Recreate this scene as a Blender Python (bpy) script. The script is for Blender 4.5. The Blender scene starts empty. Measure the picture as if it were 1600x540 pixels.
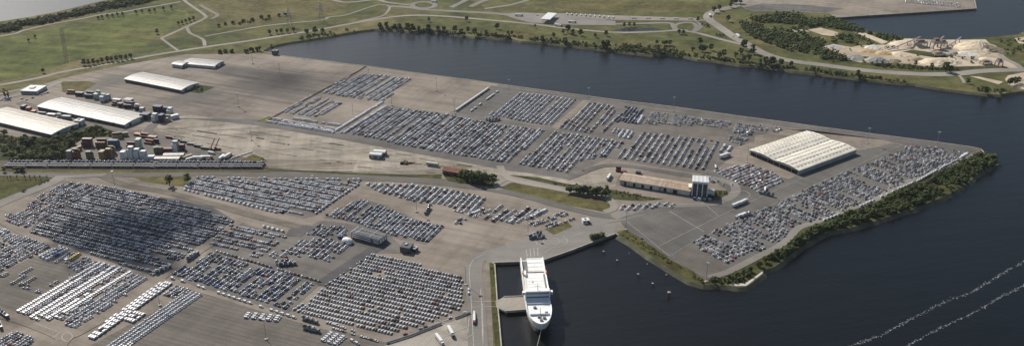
import bpy, math, random
import numpy as np
from mathutils import Vector, Matrix
from mathutils.geometry import delaunay_2d_cdt

# ------------------------------------------------------------------ camera, sky, sun
SC = bpy.context.scene
COL = SC.collection
H, F = 450.0, 1420.0                       # flying height in metres, focal length in photo pixels
TH = math.atan(644.0 / F)
CT, ST = math.cos(TH), math.sin(TH)
cam_d = bpy.data.cameras.new('camera')
cam_d.sensor_width = 36.0
cam_d.lens = 36.0 * F / 1600.0
cam_d.clip_start = 1.0
cam_d.clip_end = 30000.0
cam = bpy.data.objects.new('camera', cam_d)
cam.location = (0, 0, H)
cam.rotation_euler = (math.pi / 2 - TH, 0, 0)
COL.objects.link(cam)
SC.camera = cam

SUN_EL, SUN_AZ = math.radians(40), math.radians(-36)
world = bpy.data.worlds.new('World')
SC.world = world
world.use_nodes = True
nt = world.node_tree
bg = nt.nodes['Background']
bg.inputs['Strength'].default_value = 0.078
sky = nt.nodes.new('ShaderNodeTexSky')
sky.sky_type = 'NISHITA'
sky.sun_disc = False
sky.sun_elevation = SUN_EL
sky.sun_rotation = SUN_AZ
sky.dust_density = 1.2
sky.ozone_density = 1.6
nt.links.new(sky.outputs[0], bg.inputs['Color'])
sun_d = bpy.data.lights.new('sun', 'SUN')
sun_d.energy = 4.6
sun_d.angle = math.radians(0.5)
sun_d.color = (1.0, 0.93, 0.84)
sun = bpy.data.objects.new('sun', sun_d)
sdir = Vector((math.sin(SUN_AZ) * math.cos(SUN_EL), math.cos(SUN_AZ) * math.cos(SUN_EL), math.sin(SUN_EL)))
sun.rotation_euler = sdir.to_track_quat('Z', 'Y').to_euler()
sun.location = sdir * 3000
COL.objects.link(sun)
SC.view_settings.view_transform = 'Standard'
SC.view_settings.look = 'None'
SC.view_settings.exposure = 0.18
SC.view_settings.gamma = 1.0
SC.cycles.max_bounces = 5
SC.cycles.volume_bounces = 0

# ------------------------------------------------------------------ surveying helpers
R = random.Random(11)

def G(px, py, z=0.0):
    """ground position seen at photo pixel (px, py) on the level z"""
    a, b = px - 800.0, 270.0 - py
    y = F * CT + b * ST
    w = -F * ST + b * CT
    t = (z - H) / w
    return Vector((a * t, y * t, z))

def PIX(x, y, z):
    zc = y * CT - (z - H) * ST
    return 800 + F * x / zc, 270 - F * (y * ST + (z - H) * CT) / zc

def axes(az):
    a = math.radians(az)
    return Vector((math.cos(a), -math.sin(a))), Vector((math.sin(a), math.cos(a)))

AT, AP = 22.2, 51.4                        # bearings of the terminal grid and of the pier grid
WATER_Z = -3.0

def inside(poly, x, y):
    c = False
    j = len(poly) - 1
    for i in range(len(poly)):
        xi, yi = poly[i][0], poly[i][1]
        xj, yj = poly[j][0], poly[j][1]
        if (yi > y) != (yj > y) and x < (xj - xi) * (y - yi) / (yj - yi) + xi:
            c = not c
        j = i
    return c

def spline(pts, n=6):
    out = []
    P = [pts[0]] + list(pts) + [pts[-1]]
    for i in range(1, len(P) - 2):
        p0, p1, p2, p3 = P[i - 1], P[i], P[i + 1], P[i + 2]
        for k in range(n):
            t = k / n
            out.append(tuple(0.5 * ((2 * p1[d]) + (-p0[d] + p2[d]) * t + (2 * p0[d] - 5 * p1[d] + 4 * p2[d] - p3[d]) * t * t
                                    + (-p0[d] + 3 * p1[d] - 3 * p2[d] + p3[d]) * t ** 3) for d in range(2)))
    out.append(tuple(pts[-1][:2]))
    return out

# ------------------------------------------------------------------ materials
MATS = {}

def nodes_of(name):
    m = bpy.data.materials.new(name)
    m.use_nodes = True
    t = m.node_tree
    return m, t, t.nodes['Principled BSDF']

def N(t, kind, **kw):
    n = t.nodes.new(kind)
    for k, v in kw.items():
        if k in ('operation', 'blend_type', 'data_type', 'noise_dimensions', 'wave_type', 'bands_direction', 'wave_profile', 'attribute_name', 'feature', 'attribute_type'):
            setattr(n, k, v)
        else:
            n.inputs[k].default_value = v
    return n

def L(t, a, b):
    t.links.new(a, b)

def ramp(t, fac, stops):
    r = t.nodes.new('ShaderNodeValToRGB')
    e = r.color_ramp.elements
    while len(e) < len(stops):
        e.new(0.5)
    for k, (p, c) in enumerate(stops):
        e[k].position = p
        e[k].color = (c[0], c[1], c[2], 1) if hasattr(c, '__len__') else (c, c, c, 1)
    L(t, fac, r.inputs[0])
    return r.outputs[0]

def mixc(t, fac, a, b, mode='MIX'):
    m = t.nodes.new('ShaderNodeMix')
    m.data_type = 'RGBA'
    m.blend_type = mode
    for s, v in ((0, fac), (6, a), (7, b)):
        if hasattr(v, 'is_linked'):
            L(t, v, m.inputs[s])
        elif s == 0:
            m.inputs[0].default_value = v
        else:
            m.inputs[s].default_value = (v[0], v[1], v[2], 1)
    return m.outputs[2]

def coords(t, az=None, scale=(1, 1, 1), obj=False):
    g = t.nodes.new('ShaderNodeTexCoord' if obj else 'ShaderNodeNewGeometry')
    m = t.nodes.new('ShaderNodeMapping')
    m.vector_type = 'POINT'
    if az is not None:
        m.inputs['Rotation'].default_value = (0, 0, math.radians(az))
    m.inputs['Scale'].default_value = scale
    if az is not None:
        m0 = t.nodes.new('ShaderNodeMapping')
        m0.inputs['Rotation'].default_value = (0, 0, math.radians(az))
        L(t, g.outputs['Object' if obj else 'Position'], m0.inputs[0])
        m.inputs['Rotation'].default_value = (0, 0, 0)
        L(t, m0.outputs[0], m.inputs[0])
    else:
        L(t, g.outputs['Object' if obj else 'Position'], m.inputs[0])
    return m.outputs[0]

def noise(t, vec, scale, detail=3.0, rough=0.55):
    n = N(t, 'ShaderNodeTexNoise', Scale=scale, Detail=detail, Roughness=rough)
    L(t, vec, n.inputs['Vector'])
    return n.outputs[0]

def flat(name, c, rough=0.7, metal=0.0, var=0.12, scale=0.6, spec=0.5):
    """plain painted or weathered surface with a little procedural grain"""
    if name in MATS:
        return MATS[name]
    m, t, p = nodes_of(name)
    n = noise(t, coords(t, obj=True), scale)
    lo = [x * (1 - var) for x in c]
    hi = [min(1, x * (1 + var)) for x in c]
    L(t, ramp(t, n, [(0.3, lo), (0.7, hi)]), p.inputs['Base Color'])
    p.inputs['Roughness'].default_value = rough
    p.inputs['Metallic'].default_value = metal
    p.inputs['Specular IOR Level'].default_value = spec
    MATS[name] = m
    return m

def grass_mat(name, cols, s1=0.006, s2=0.05, streak=None):
    m, t, p = nodes_of(name)
    v = coords(t)
    a = noise(t, v, s1, 5, 0.6)
    c = ramp(t, a, [(0.30, cols[0]), (0.45, cols[1]), (0.58, cols[2]), (0.70, cols[3])])
    b = noise(t, v, s2, 5, 0.7)
    c = mixc(t, 0.8, c, ramp(t, b, [(0.32, 0.5), (0.5, 1.0), (0.68, 1.45)]), 'MULTIPLY')
    if streak is not None:
        w = noise(t, coords(t, streak, (0.004, 0.05, 1)), 1.0, 3)
        c = mixc(t, 0.7, c, ramp(t, w, [(0.35, 0.7), (0.65, 1.25)]), 'MULTIPLY')
    e = noise(t, v, 0.017, 6, 0.65)
    c = mixc(t, 0.8, c, ramp(t, e, [(0.36, 0.6), (0.5, 1.0), (0.64, 1.25)]), 'MULTIPLY')
    d = noise(t, v, 0.35, 3, 0.7)
    c = mixc(t, 0.5, c, ramp(t, d, [(0.3, 0.6), (0.7, 1.3)]), 'MULTIPLY')
    L(t, c, p.inputs['Base Color'])
    p.inputs['Roughness'].default_value = 0.95
    p.inputs['Specular IOR Level'].default_value = 0.1
    return m

def yard_mat(name, ca, cb, az, lines=None, streak=1.0, stain=0.5, dark=(0.075, 0.072, 0.068), lcol=(0.3, 0.29, 0.27), spots=()):
    """gravel or tarmac: broad patches, wheel streaks along the grid, stains, faint bay lines"""
    m, t, p = nodes_of(name)
    v = coords(t)
    a = noise(t, v, 0.008, 5, 0.6)
    c = ramp(t, a, [(0.33, [x * .80 for x in ca]), (0.66, [x * .86 for x in cb])])
    s = noise(t, coords(t, az, (0.006, 0.11, 1)), 1.0, 4, 0.6)
    c = mixc(t, 0.75 * streak, c, ramp(t, s, [(0.3, 0.72), (0.5, 1.0), (0.7, 1.18)]), 'MULTIPLY')
    s2 = noise(t, coords(t, az, (0.10, 0.008, 1)), 1.0, 4, 0.6)
    c = mixc(t, 0.45 * streak, c, ramp(t, s2, [(0.3, 0.75), (0.5, 1.0), (0.7, 1.15)]), 'MULTIPLY')
    st = noise(t, v, 0.022, 6, 0.7)
    c = mixc(t, stain, c, ramp(t, st, [(0.36, 0.5), (0.5, 1.0), (0.66, 1.16)]), 'MULTIPLY')
    for (px, py, rx, ry, k) in spots:                      # soft cloud shade painted into the gravel colour, with old tarmac areas
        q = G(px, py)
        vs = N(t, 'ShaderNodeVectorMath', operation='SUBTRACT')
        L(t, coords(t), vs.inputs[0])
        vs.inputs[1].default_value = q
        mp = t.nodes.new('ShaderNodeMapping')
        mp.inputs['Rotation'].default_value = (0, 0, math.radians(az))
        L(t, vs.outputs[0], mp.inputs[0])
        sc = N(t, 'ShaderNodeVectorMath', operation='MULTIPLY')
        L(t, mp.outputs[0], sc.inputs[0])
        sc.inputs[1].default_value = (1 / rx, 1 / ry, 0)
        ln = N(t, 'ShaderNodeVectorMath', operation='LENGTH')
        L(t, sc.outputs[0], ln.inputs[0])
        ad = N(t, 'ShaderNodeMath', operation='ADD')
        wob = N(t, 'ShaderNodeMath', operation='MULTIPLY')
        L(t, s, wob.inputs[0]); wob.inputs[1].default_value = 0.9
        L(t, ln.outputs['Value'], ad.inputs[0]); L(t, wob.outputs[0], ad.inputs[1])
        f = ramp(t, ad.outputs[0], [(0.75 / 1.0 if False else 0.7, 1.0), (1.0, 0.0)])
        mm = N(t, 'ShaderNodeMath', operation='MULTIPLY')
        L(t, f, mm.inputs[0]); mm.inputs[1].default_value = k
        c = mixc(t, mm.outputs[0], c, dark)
    if lines:
        d, wid, ang, k = lines
        w = N(t, 'ShaderNodeTexWave', wave_type='BANDS', bands_direction='X', wave_profile='SIN', Scale=1.0)
        w.inputs['Distortion'].default_value = 0.0
        L(t, coords(t, ang, (math.pi / 10 / d * 1.0, 0, 0)), w.inputs['Vector'])
        f = ramp(t, w.outputs[1], [(1 - wid, 0.0), (1.0, 1.0)])
        br = ramp(t, noise(t, v, 0.03, 4), [(0.35, 0.2), (0.6, 1.0)])
        f2 = mixc(t, 1.0, f, br, 'MULTIPLY')
        mm = N(t, 'ShaderNodeMath', operation='MULTIPLY')
        L(t, f2, mm.inputs[0]); mm.inputs[1].default_value = k
        c = mixc(t, mm.outputs[0], c, lcol)
    g = noise(t, v, 0.9, 2, 0.7)
    c = mixc(t, 0.5, c, ramp(t, g, [(0.3, 0.75), (0.7, 1.2)]), 'MULTIPLY')
    L(t, c, p.inputs['Base Color'])
    p.inputs['Roughness'].default_value = 0.9
    p.inputs['Specular IOR Level'].default_value = 0.2
    return m

GRASS = grass_mat('rough grass', [(0.052, 0.066, 0.024), (0.084, 0.090, 0.033), (0.116, 0.108, 0.044), (0.165, 0.138, 0.07)])
MEADOW = grass_mat('meadow', [(0.058, 0.070, 0.024), (0.085, 0.103, 0.029), (0.110, 0.121, 0.036), (0.145, 0.122, 0.056)], 0.004, 0.04, 10)
VERGE = grass_mat('dry verge', [(0.07, 0.072, 0.028), (0.105, 0.096, 0.038), (0.13, 0.112, 0.048), (0.165, 0.135, 0.074)], 0.012, 0.09)
LUSH = grass_mat('bank grass', [(0.040, 0.048, 0.018), (0.062, 0.066, 0.022), (0.085, 0.078, 0.028), (0.11, 0.09, 0.04)], 0.015, 0.1)
SCRUB = grass_mat('scrub ground', [(0.035, 0.045, 0.018), (0.05, 0.06, 0.022), (0.07, 0.072, 0.03), (0.10, 0.085, 0.04)], 0.02, 0.12)
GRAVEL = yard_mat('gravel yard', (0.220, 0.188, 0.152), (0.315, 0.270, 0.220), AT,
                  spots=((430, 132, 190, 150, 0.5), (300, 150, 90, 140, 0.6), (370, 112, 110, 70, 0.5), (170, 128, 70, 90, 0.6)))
PALE = yard_mat('pale gravel', (0.30, 0.265, 0.21), (0.40, 0.355, 0.285), -9, streak=1.6, stain=0.6)
TARMAC = yard_mat('tarmac', (0.125, 0.120, 0.110), (0.175, 0.165, 0.150), AT, stain=0.4)
TARMAC_P = yard_mat('marked tarmac', (0.110, 0.105, 0.094), (0.150, 0.142, 0.125), AP, lines=(3.4, 0.4, AP - 90, 0.5), stain=0.4)
BAYS = yard_mat('bay yard', (0.150, 0.134, 0.113), (0.205, 0.182, 0.154), AT, lines=(5.2, 0.35, AT - 90, 0.55), stain=0.45, lcol=(0.075, 0.07, 0.066))
DARKLOT = yard_mat('dark lot', (0.085, 0.085, 0.088), (0.14, 0.135, 0.130), AT, stain=0.5)
LOT = yard_mat('car lot', (0.142, 0.131, 0.119), (0.205, 0.185, 0.162), AT, stain=0.4)
CONC = yard_mat('concrete', (0.34, 0.31, 0.26), (0.44, 0.40, 0.34), AT, lines=(6.0, 0.06, AT, 0.4), lcol=(0.2, 0.19, 0.17), stain=0.4)
ROAD = yard_mat('road', (0.22, 0.205, 0.18), (0.29, 0.27, 0.24), 5, streak=0.4, stain=0.2)
ROADP = yard_mat('pale road', (0.26, 0.238, 0.20), (0.36, 0.33, 0.285), 5, streak=0.4, stain=0.2)
ROADD = yard_mat('dark road', (0.13, 0.125, 0.11), (0.175, 0.165, 0.145), 5, streak=0.5, stain=0.3)
TRACK = yard_mat('overgrown track', (0.25, 0.22, 0.17), (0.37, 0.33, 0.265), -4, streak=1.4, stain=0.7)
BALLAST = yard_mat('ballast', (0.14, 0.125, 0.10), (0.20, 0.175, 0.14), -2, streak=1.2, stain=0.4)
SAND = yard_mat('sand', (0.42, 0.345, 0.24), (0.64, 0.545, 0.41), 30, streak=0.6, stain=0.5, dark=(0.2, 0.17, 0.12))
PAINTW = flat('road paint', (0.40, 0.39, 0.37), 0.8, scale=0.2, var=0.25)
STONE = flat('quay stone', (0.16, 0.145, 0.125), 0.9, scale=0.15, var=0.35)
EDGE = flat('quay edge', (0.40, 0.36, 0.30), 0.9, scale=0.15, var=0.25)
MUD = flat('bank mud', (0.07, 0.068, 0.04), 0.9, scale=0.08, var=0.5)
SHINGLE = flat('shingle', (0.5, 0.47, 0.42), 0.9, scale=0.1, var=0.3)
CONCW = flat('pale concrete', (0.45, 0.43, 0.39), 0.85, scale=0.2)
DARK = flat('dark void', (0.015, 0.015, 0.016), 0.8)
WHITE = flat('white paint', (0.68, 0.68, 0.66), 0.45, scale=0.08, var=0.08)
GREYP = flat('grey paint', (0.30, 0.31, 0.32), 0.5, scale=0.1)
GLASS = flat('dark glass', (0.02, 0.024, 0.03), 0.08, spec=0.7)
TYRE = flat('tyre rubber', (0.02, 0.02, 0.02), 0.8)
STEEL = flat('galvanised steel', (0.32, 0.32, 0.32), 0.5, 0.4)
RUST = flat('rusted steel', (0.20, 0.105, 0.06), 0.85, scale=0.25, var=0.5)

# water
def water_mat():
    m, t, p = nodes_of('water')
    v = coords(t)
    a = noise(t, v, 0.002, 4)
    L(t, ramp(t, a, [(0.3, (0.0015, 0.0024, 0.0024)), (0.7, (0.0026, 0.0040, 0.0038))]), p.inputs['Base Color'])
    p.inputs['Roughness'].default_value = 0.33
    p.inputs['Specular IOR Level'].default_value = 0.5
    p.inputs['IOR'].default_value = 1.33
    w1 = noise(t, coords(t, 30, (0.10, 0.30, 1)), 1.0, 4, 0.6)
    w2 = noise(t, coords(t, -15, (0.015, 0.05, 1)), 1.0, 3, 0.6)
    ad = N(t, 'ShaderNodeMath', operation='ADD')
    sc = N(t, 'ShaderNodeMath', operation='MULTIPLY')
    sc.inputs[1].default_value = 3.0
    L(t, w2, sc.inputs[0]); L(t, w1, ad.inputs[0]); L(t, sc.outputs[0], ad.inputs[1])
    b = N(t, 'ShaderNodeBump', Strength=0.14, Distance=1.2)
    L(t, ad.outputs[0], b.inputs['Height'])
    L(t, b.outputs[0], p.inputs['Normal'])
    return m
WATER = water_mat()

def foliage_mat(name, a, b, c):
    m, t, p = nodes_of(name)
    n = noise(t, coords(t), 0.25, 4, 0.7)
    oi = t.nodes.new('ShaderNodeObjectInfo')
    col = ramp(t, n, [(0.3, a), (0.5, b), (0.72, c)])
    hv = N(t, 'ShaderNodeHueSaturation')
    L(t, col, hv.inputs['Color'])
    mr = N(t, 'ShaderNodeMapRange')
    mr.inputs[3].default_value = 0.7; mr.inputs[4].default_value = 1.3
    L(t, oi.outputs['Random'], mr.inputs[0])
    L(t, mr.outputs[0], hv.inputs['Value'])
    L(t, hv.outputs[0], p.inputs['Base Color'])
    p.inputs['Roughness'].default_value = 0.8
    p.inputs['Specular IOR Level'].default_value = 0.15
    return m
LEAF = foliage_mat('foliage', (0.034, 0.050, 0.019), (0.056, 0.074, 0.026), (0.092, 0.10, 0.037))
LEAFY = foliage_mat('olive foliage', (0.05, 0.058, 0.02), (0.075, 0.08, 0.028), (0.11, 0.10, 0.04))
BARK = flat('bark', (0.08, 0.065, 0.05), 0.95)

# ------------------------------------------------------------------ mesh helpers
class MB:
    def __init__(s):
        s.v, s.f, s.m, s.mats = [], [], [], []
    def mi(s, mat):
        if mat not in s.mats:
            s.mats.append(mat)
        return s.mats.index(mat)
    def face(s, pts, mat):
        n = len(s.v)
        s.v += [tuple(p) for p in pts]
        s.f.append(tuple(range(n, n + len(pts))))
        s.m.append(s.mi(mat))
    def hexa(s, b, t, mat, topmat=None, bottom=True):
        """solid between the loops b (bottom) and t (top), counter-clockwise from above"""
        n0 = len(s.v)
        k = len(b)
        s.v += [tuple(p) for p in b] + [tuple(p) for p in t]
        i = s.mi(mat)
        for j in range(k):
            q = (j + 1) % k
            s.f.append((n0 + j, n0 + q, n0 + k + q, n0 + k + j)); s.m.append(i)
        s.f.append(tuple(n0 + k + j for j in range(k))); s.m.append(s.mi(topmat or mat))
        if bottom:
            s.f.append(tuple(n0 + j for j in reversed(range(k)))); s.m.append(i)
    def box(s, x0, x1, y0, y1, z0, z1, mat, topmat=None, tx=0.0, ty=0.0):
        b = [(x0, y0, z0), (x1, y0, z0), (x1, y1, z0), (x0, y1, z0)]
        t = [(x0 + tx, y0 + ty, z1), (x1 - tx, y0 + ty, z1), (x1 - tx, y1 - ty, z1), (x0 + tx, y1 - ty, z1)]
        s.hexa(b, t, mat, topmat)
    def cyl(s, x, y, z0, z1, r0, r1, mat, n=8, topmat=None):
        b = [(x + r0 * math.cos(2 * math.pi * k / n), y + r0 * math.sin(2 * math.pi * k / n), z0) for k in range(n)]
        t = [(x + r1 * math.cos(2 * math.pi * k / n), y + r1 * math.sin(2 * math.pi * k / n), z1) for k in range(n)]
        s.hexa(b, t, mat, topmat)
    def beam(s, p, q, w, h, mat):
        p, q = Vector(p), Vector(q)
        d = (q - p).normalized()
        side = d.cross(Vector((0, 0, 1)))
        if side.length < 1e-3:
            side = Vector((1, 0, 0))
        side.normalize()
        up = side.cross(d)
        a, c = side * w / 2, up * h / 2
        s.hexa([p - a - c, p + a - c, p + a + c, p - a + c], [q - a - c, q + a - c, q + a + c, q - a + c], mat)
    def mesh(s, name):
        me = bpy.data.meshes.new(name)
        me.from_pydata(s.v, [], s.f)
        for m in s.mats:
            me.materials.append(m)
        me.polygons.foreach_set('material_index', s.m)
        me.update()
        return me
    def obj(s, name, parent=None, **kw):
        return link(name, s.mesh(name), parent, **kw)

def link(name, me, parent=None, loc=None, rz=0.0, label=None, cat=None, group=None, kind=None, scale=None):
    o = bpy.data.objects.new(name, me)
    if loc is not None:
        o.location = loc
    if rz:
        o.rotation_euler = (0, 0, rz)
    if scale is not None:
        o.scale = scale if hasattr(scale, '__len__') else (scale,) * 3
    if parent is not None:
        o.parent = parent
    for k, v in (('label', label), ('category', cat), ('group', group), ('kind', kind)):
        if v:
            o[k] = v
    COL.objects.link(o)
    return o

def thing(name, label, cat, loc=(0, 0, 0), rz=0.0, group=None, scale=None):
    return link(name, None, None, loc, rz, label, cat, group, None, scale)

LAYER = {}
def own_level(z):
    """no two sheets of a layer share a plane"""
    LAYER[z] = LAYER.get(z, 0) + 1
    return z + 0.003 * (LAYER[z] % 39)

def sheet(name, px, mat, z, kind='structure', world_pts=False):
    z = own_level(z)
    pts = [Vector((p[0], p[1], z)) for p in px] if world_pts else [G(x, y, 0) for x, y in px]
    area = sum(pts[i].x * pts[(i + 1) % len(pts)].y - pts[(i + 1) % len(pts)].x * pts[i].y for i in range(len(pts)))
    if area < 0:
        pts.reverse()
    b = MB()
    b.face([(p.x, p.y, z) for p in pts], mat)
    return b.obj(name, kind=kind)

def ribbon(b, px, width, mat, z, smooth=6, wpts=None):
    pts = wpts or [G(x, y) for x, y in px]
    if smooth:
        pts = spline([(p[0], p[1]) for p in pts], smooth)
    pts = [Vector((p[0], p[1])) for p in pts]
    Lf, Rt = [], []
    for i, p in enumerate(pts):
        d = (pts[min(i + 1, len(pts) - 1)] - pts[max(i - 1, 0)])
        if d.length < 1e-6:
            d = Vector((1, 0))
        d.normalize()
        n = Vector((-d.y, d.x)) * width / 2
        Lf.append(p + n); Rt.append(p - n)
    n0 = len(b.v)
    b.v += [(p.x, p.y, z) for p in Lf] + [(p.x, p.y, z) for p in Rt]
    k = len(pts)
    i = b.mi(mat)
    for j in range(k - 1):
        b.f.append((n0 + k + j, n0 + k + j + 1, n0 + j + 1, n0 + j)); b.m.append(i)

def road(name, px, width, mat, z, smooth=6):
    b = MB()
    ribbon(b, px, width, mat, own_level(z), smooth)
    return b.obj(name, kind='structure')

NUM = ['first', 'second', 'third', 'fourth', 'fifth', 'sixth', 'seventh', 'eighth', 'ninth', 'tenth', 'eleventh', 'twelfth', 'thirteenth',
       'fourteenth', 'fifteenth', 'sixteenth', 'seventeenth', 'eighteenth', 'nineteenth']
TENS = ['twenti', 'thirti', 'forti', 'fifti', 'sixti', 'seventi', 'eighti', 'nineti']
def nth(k):
    """0 -> first"""
    if k < 19:
        return NUM[k]
    d, u = divmod(k + 1, 10)
    if d >= 10:
        return ('hundredth' if k == 99 else 'hundred and ' + nth(k - 100))
    return TENS[d - 2] + 'eth' if u == 0 else TENS[d - 2][:-1] + 'y-' + NUM[u - 1]

# ------------------------------------------------------------------ ground sheet with the water cut out
# shore runs are traced on the photograph as (kind, points); kind sets the edge: quay (sheer wall) or bank (slope)
DOCK = [
 ('bank', [(410, 80), (420, 74), (430, 71), (450, 66.5), (480, 62), (510, 57.5), (535, 52.8), (560, 48.5), (585, 45.5), (600, 46.5), (615, 46), (640, 49), (662, 47.5),
           (685, 50.5), (705, 53), (722, 55), (742, 58), (760, 57.5), (780, 60), (800, 61), (815, 64.5), (850, 66), (880, 70), (915, 74), (935, 76), (960, 79),
           (990, 82.5), (1020, 86), (1045, 85), (1067, 87), (1090, 92.5), (1120, 95), (1155, 101), (1180, 102), (1205, 105), (1240, 111), (1280, 115),
           (1305, 118), (1355, 124), (1415, 130), (1430, 131), (1469, 138), (1516, 143.6), (1544, 147), (1563, 148), (1577, 144.5), (1600, 142), (1680, 142), (1900, 150), (2300, 170)]),
 ('none', [(2600, 400), (1700, 900), (700, 900)]),
 ('quay', [(792, 620), (784, 540), (781, 505), (777.5, 470), (773.5, 411.5)]),
 ('quay', [(769, 409.7), (807, 408.5), (845.5, 407), (893, 390.5), (940, 372.5), (962, 364.5)]),
 ('bank', [(966, 367), (988, 380), (1015, 400), (1028, 407.5), (1057, 426), (1079, 438.5), (1099, 444), (1115, 444), (1138, 445.5), (1154, 448), (1166, 447.5),
           (1179, 438.5), (1192, 428), (1193, 422), (1210, 416), (1227, 404), (1243, 391), (1258, 381), (1280, 368), (1297, 361), (1327, 355.5), (1345, 351), (1363, 346), (1391, 337), (1412, 330),
           (1430, 326), (1447, 317), (1468, 310), (1483, 303), (1500, 294), (1516, 283), (1522, 275), (1535, 266.5), (1552, 260.5), (1562, 256), (1557, 248.5), (1546, 242), (1538, 238)]),
 ('quay', [(1533, 232.5), (1519, 229.5), (1463, 221.5), (1372, 210), (1280, 198), (1238, 192), (1154, 181), (1052, 166.5), (960, 155.5), (807, 135.2), (775, 130.4), (740, 125.5), (682, 118),
           (640, 112.5), (570, 102.5), (545, 100), (510, 95.3), (470, 90.8), (437, 86.3)]),
]
ESTUARY = [
 ('bank', [(-160, 60), (-60, 45), (0, 34), (25, 30), (50, 26), (85, 19.5), (125, 10), (150, 4), (168, 0), (220, -10), (330, -28), (420, -48)]),
 ('none', [(200, -120), (-900, -120), (-900, 60)]),
]
BASIN = [
 ('none', [(1521, -30)]),
 ('quay', [(1523, 0), (1526, 13.5), (1420, 20.5), (1340, 25.5), (1304, 28)]),
 ('bank', [(1318, 34), (1340, 41.5), (1362, 50), (1397, 58.5), (1420, 60), (1455, 61.5), (1505, 61.5), (1550, 58.3), (1592, 54), (1600, 49.5), (1640, 40), (1760, 30), (1900, 20)]),
 ('none', [(2300, -30)]),
]

def shore(runs, name_at):
    """returns the closed world outline and builds the edge (wall or slope) of each run"""
    loop, tags = [], []
    for kind, pts in runs:
        for p in pts:
            q = G(*p)
            loop.append(Vector((q.x, q.y))); tags.append(kind)
    n = len(loop)
    area = sum(loop[i].x * loop[(i + 1) % n].y - loop[(i + 1) % n].x * loop[i].y for i in range(n))
    sgn = 1 if area > 0 else -1                       # inward (towards the water) is on the left of a counter-clockwise loop
    def inward(i):
        a, b, c = loop[i - 1], loop[i], loop[(i + 1) % n]
        d1, d2 = (b - a).normalized(), (c - b).normalized()
        n1, n2 = Vector((-d1.y, d1.x)) * sgn, Vector((-d2.y, d2.x)) * sgn
        m = n1 + n2
        return m.normalized() if m.length > 1e-4 else n1
    wall, bank, cope = MB(), MB(), MB()
    for i in range(n):
        j = (i + 1) % n
        k = tags[i] if tags[i] == tags[j] else ('quay' if 'quay' in (tags[i], tags[j]) and 'none' not in (tags[i], tags[j]) else tags[j])
        if tags[i] == 'none' and tags[j] == 'none':
            continue
        a, b = loop[i], loop[j]
        if k == 'bank':
            ia, ib = inward(i), inward(j)
            w = 4.5
            a2, b2 = a + ia * w, b + ib * w
            f = [(a.x, a.y, 0.0), (a2.x, a2.y, WATER_Z - 0.4), (b2.x, b2.y, WATER_Z - 0.4), (b.x, b.y, 0.0)]
            bank.face(f, BANKM)
        else:
            d = (b - a).normalized()
            nrm = Vector((-d.y, d.x)) * sgn
            p = [a - nrm * 0.9, b - nrm * 0.9, b + nrm * 0.15, a + nrm * 0.15]
            wall.face([(a.x, a.y, 0.0), (a.x, a.y, -6), (b.x, b.y, -6), (b.x, b.y, 0.0)], STONE)
            if sgn < 0:
                p.reverse()
            cope.hexa([(q.x, q.y, -0.5) for q in p], [(q.x, q.y, 0.32) for q in p], EDGE)
    if wall.f:
        wall.obj('quay_wall', kind='structure')
        cope.obj('quay_edge', kind='structure')
    if bank.f:
        bank.obj('bank', kind='structure')
    return loop

BANKM = MUD
holes = [shore(DOCK, 'dock'), shore(ESTUARY, 'estuary'), shore(BASIN, 'basin')]
outer = [Vector((-9000, -1500)), Vector((9000, -1500)), Vector((9000, 14000)), Vector((-9000, 14000))]
verts, edges = [], []
for lp in [outer] + holes:
    n0 = len(verts)
    verts += lp
    edges += [(n0 + i, n0 + (i + 1) % len(lp)) for i in range(len(lp))]
cv, ce, cf, _, _, _ = delaunay_2d_cdt(verts, edges, [], 0, 1e-5)
gm = MB()
gm.v = [(p.x, p.y, 0.0) for p in cv]
gi = gm.mi(GRASS)
for f in cf:
    cx = sum(cv[i].x for i in f) / len(f); cy = sum(cv[i].y for i in f) / len(f)
    if not any(inside(h, cx, cy) for h in holes):
        a, b, c = (cv[i] for i in f[:3])
        f = list(f)
        if (b.x - a.x) * (c.y - a.y) - (b.y - a.y) * (c.x - a.x) < 0:
            f.reverse()
        gm.f.append(tuple(f)); gm.m.append(gi)
gm.obj('ground', kind='structure')
wm = MB()
wm.face([(-9000, -1500, WATER_Z), (9000, -1500, WATER_Z), (9000, 14000, WATER_Z), (-9000, 14000, WATER_Z)], WATER)
wm.obj('water', kind='structure')

# ------------------------------------------------------------------ land cover, each a sheet a few centimetres above the one below
Z1, Z2, Z3, Z4, Z5 = 0.04, 0.12, 0.20, 0.28, 0.36
QUAYN = [(437, 86.9), (470, 91.4), (510, 95.9), (545, 100.6), (570, 103.1), (640, 113.1), (682, 118.6), (740, 126.1), (775, 131), (807, 135.8), (960, 156.1), (1052, 167.1), (1154, 181.6),
         (1238, 192.6), (1280, 198.6), (1372, 210.6), (1463, 222.1), (1519, 230.1), (1531, 233)]
INQUAY = [(961, 365.2), (940, 373.1), (893, 391.1), (845.5, 407.6), (807, 409.1), (769, 410.3)]
INQUAY2 = [(961, 364.8), (940, 372.6), (893, 390.4), (845.5, 406.8), (807, 408.3), (769, 409.4)]
PIER_EDGE = [(1531, 236), (1513, 243), (1494, 251), (1447, 275.5), (1430, 281.5), (1391, 301), (1363, 318), (1322, 331.5), (1280, 350), (1252, 358), (1238, 373), (1221, 387), (1196, 398),
             (1164, 415), (1138, 427), (1115, 437), (1104, 438), (1082, 424), (1054, 408), (1029, 391), (1002, 373), (977, 358), (966, 361)]
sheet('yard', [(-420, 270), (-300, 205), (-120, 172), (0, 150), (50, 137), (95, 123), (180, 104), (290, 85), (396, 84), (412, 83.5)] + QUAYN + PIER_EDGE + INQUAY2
      + [(765, 411), (768, 480), (771, 540), (777, 640), (-600, 640)], GRAVEL, Z1)

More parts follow.
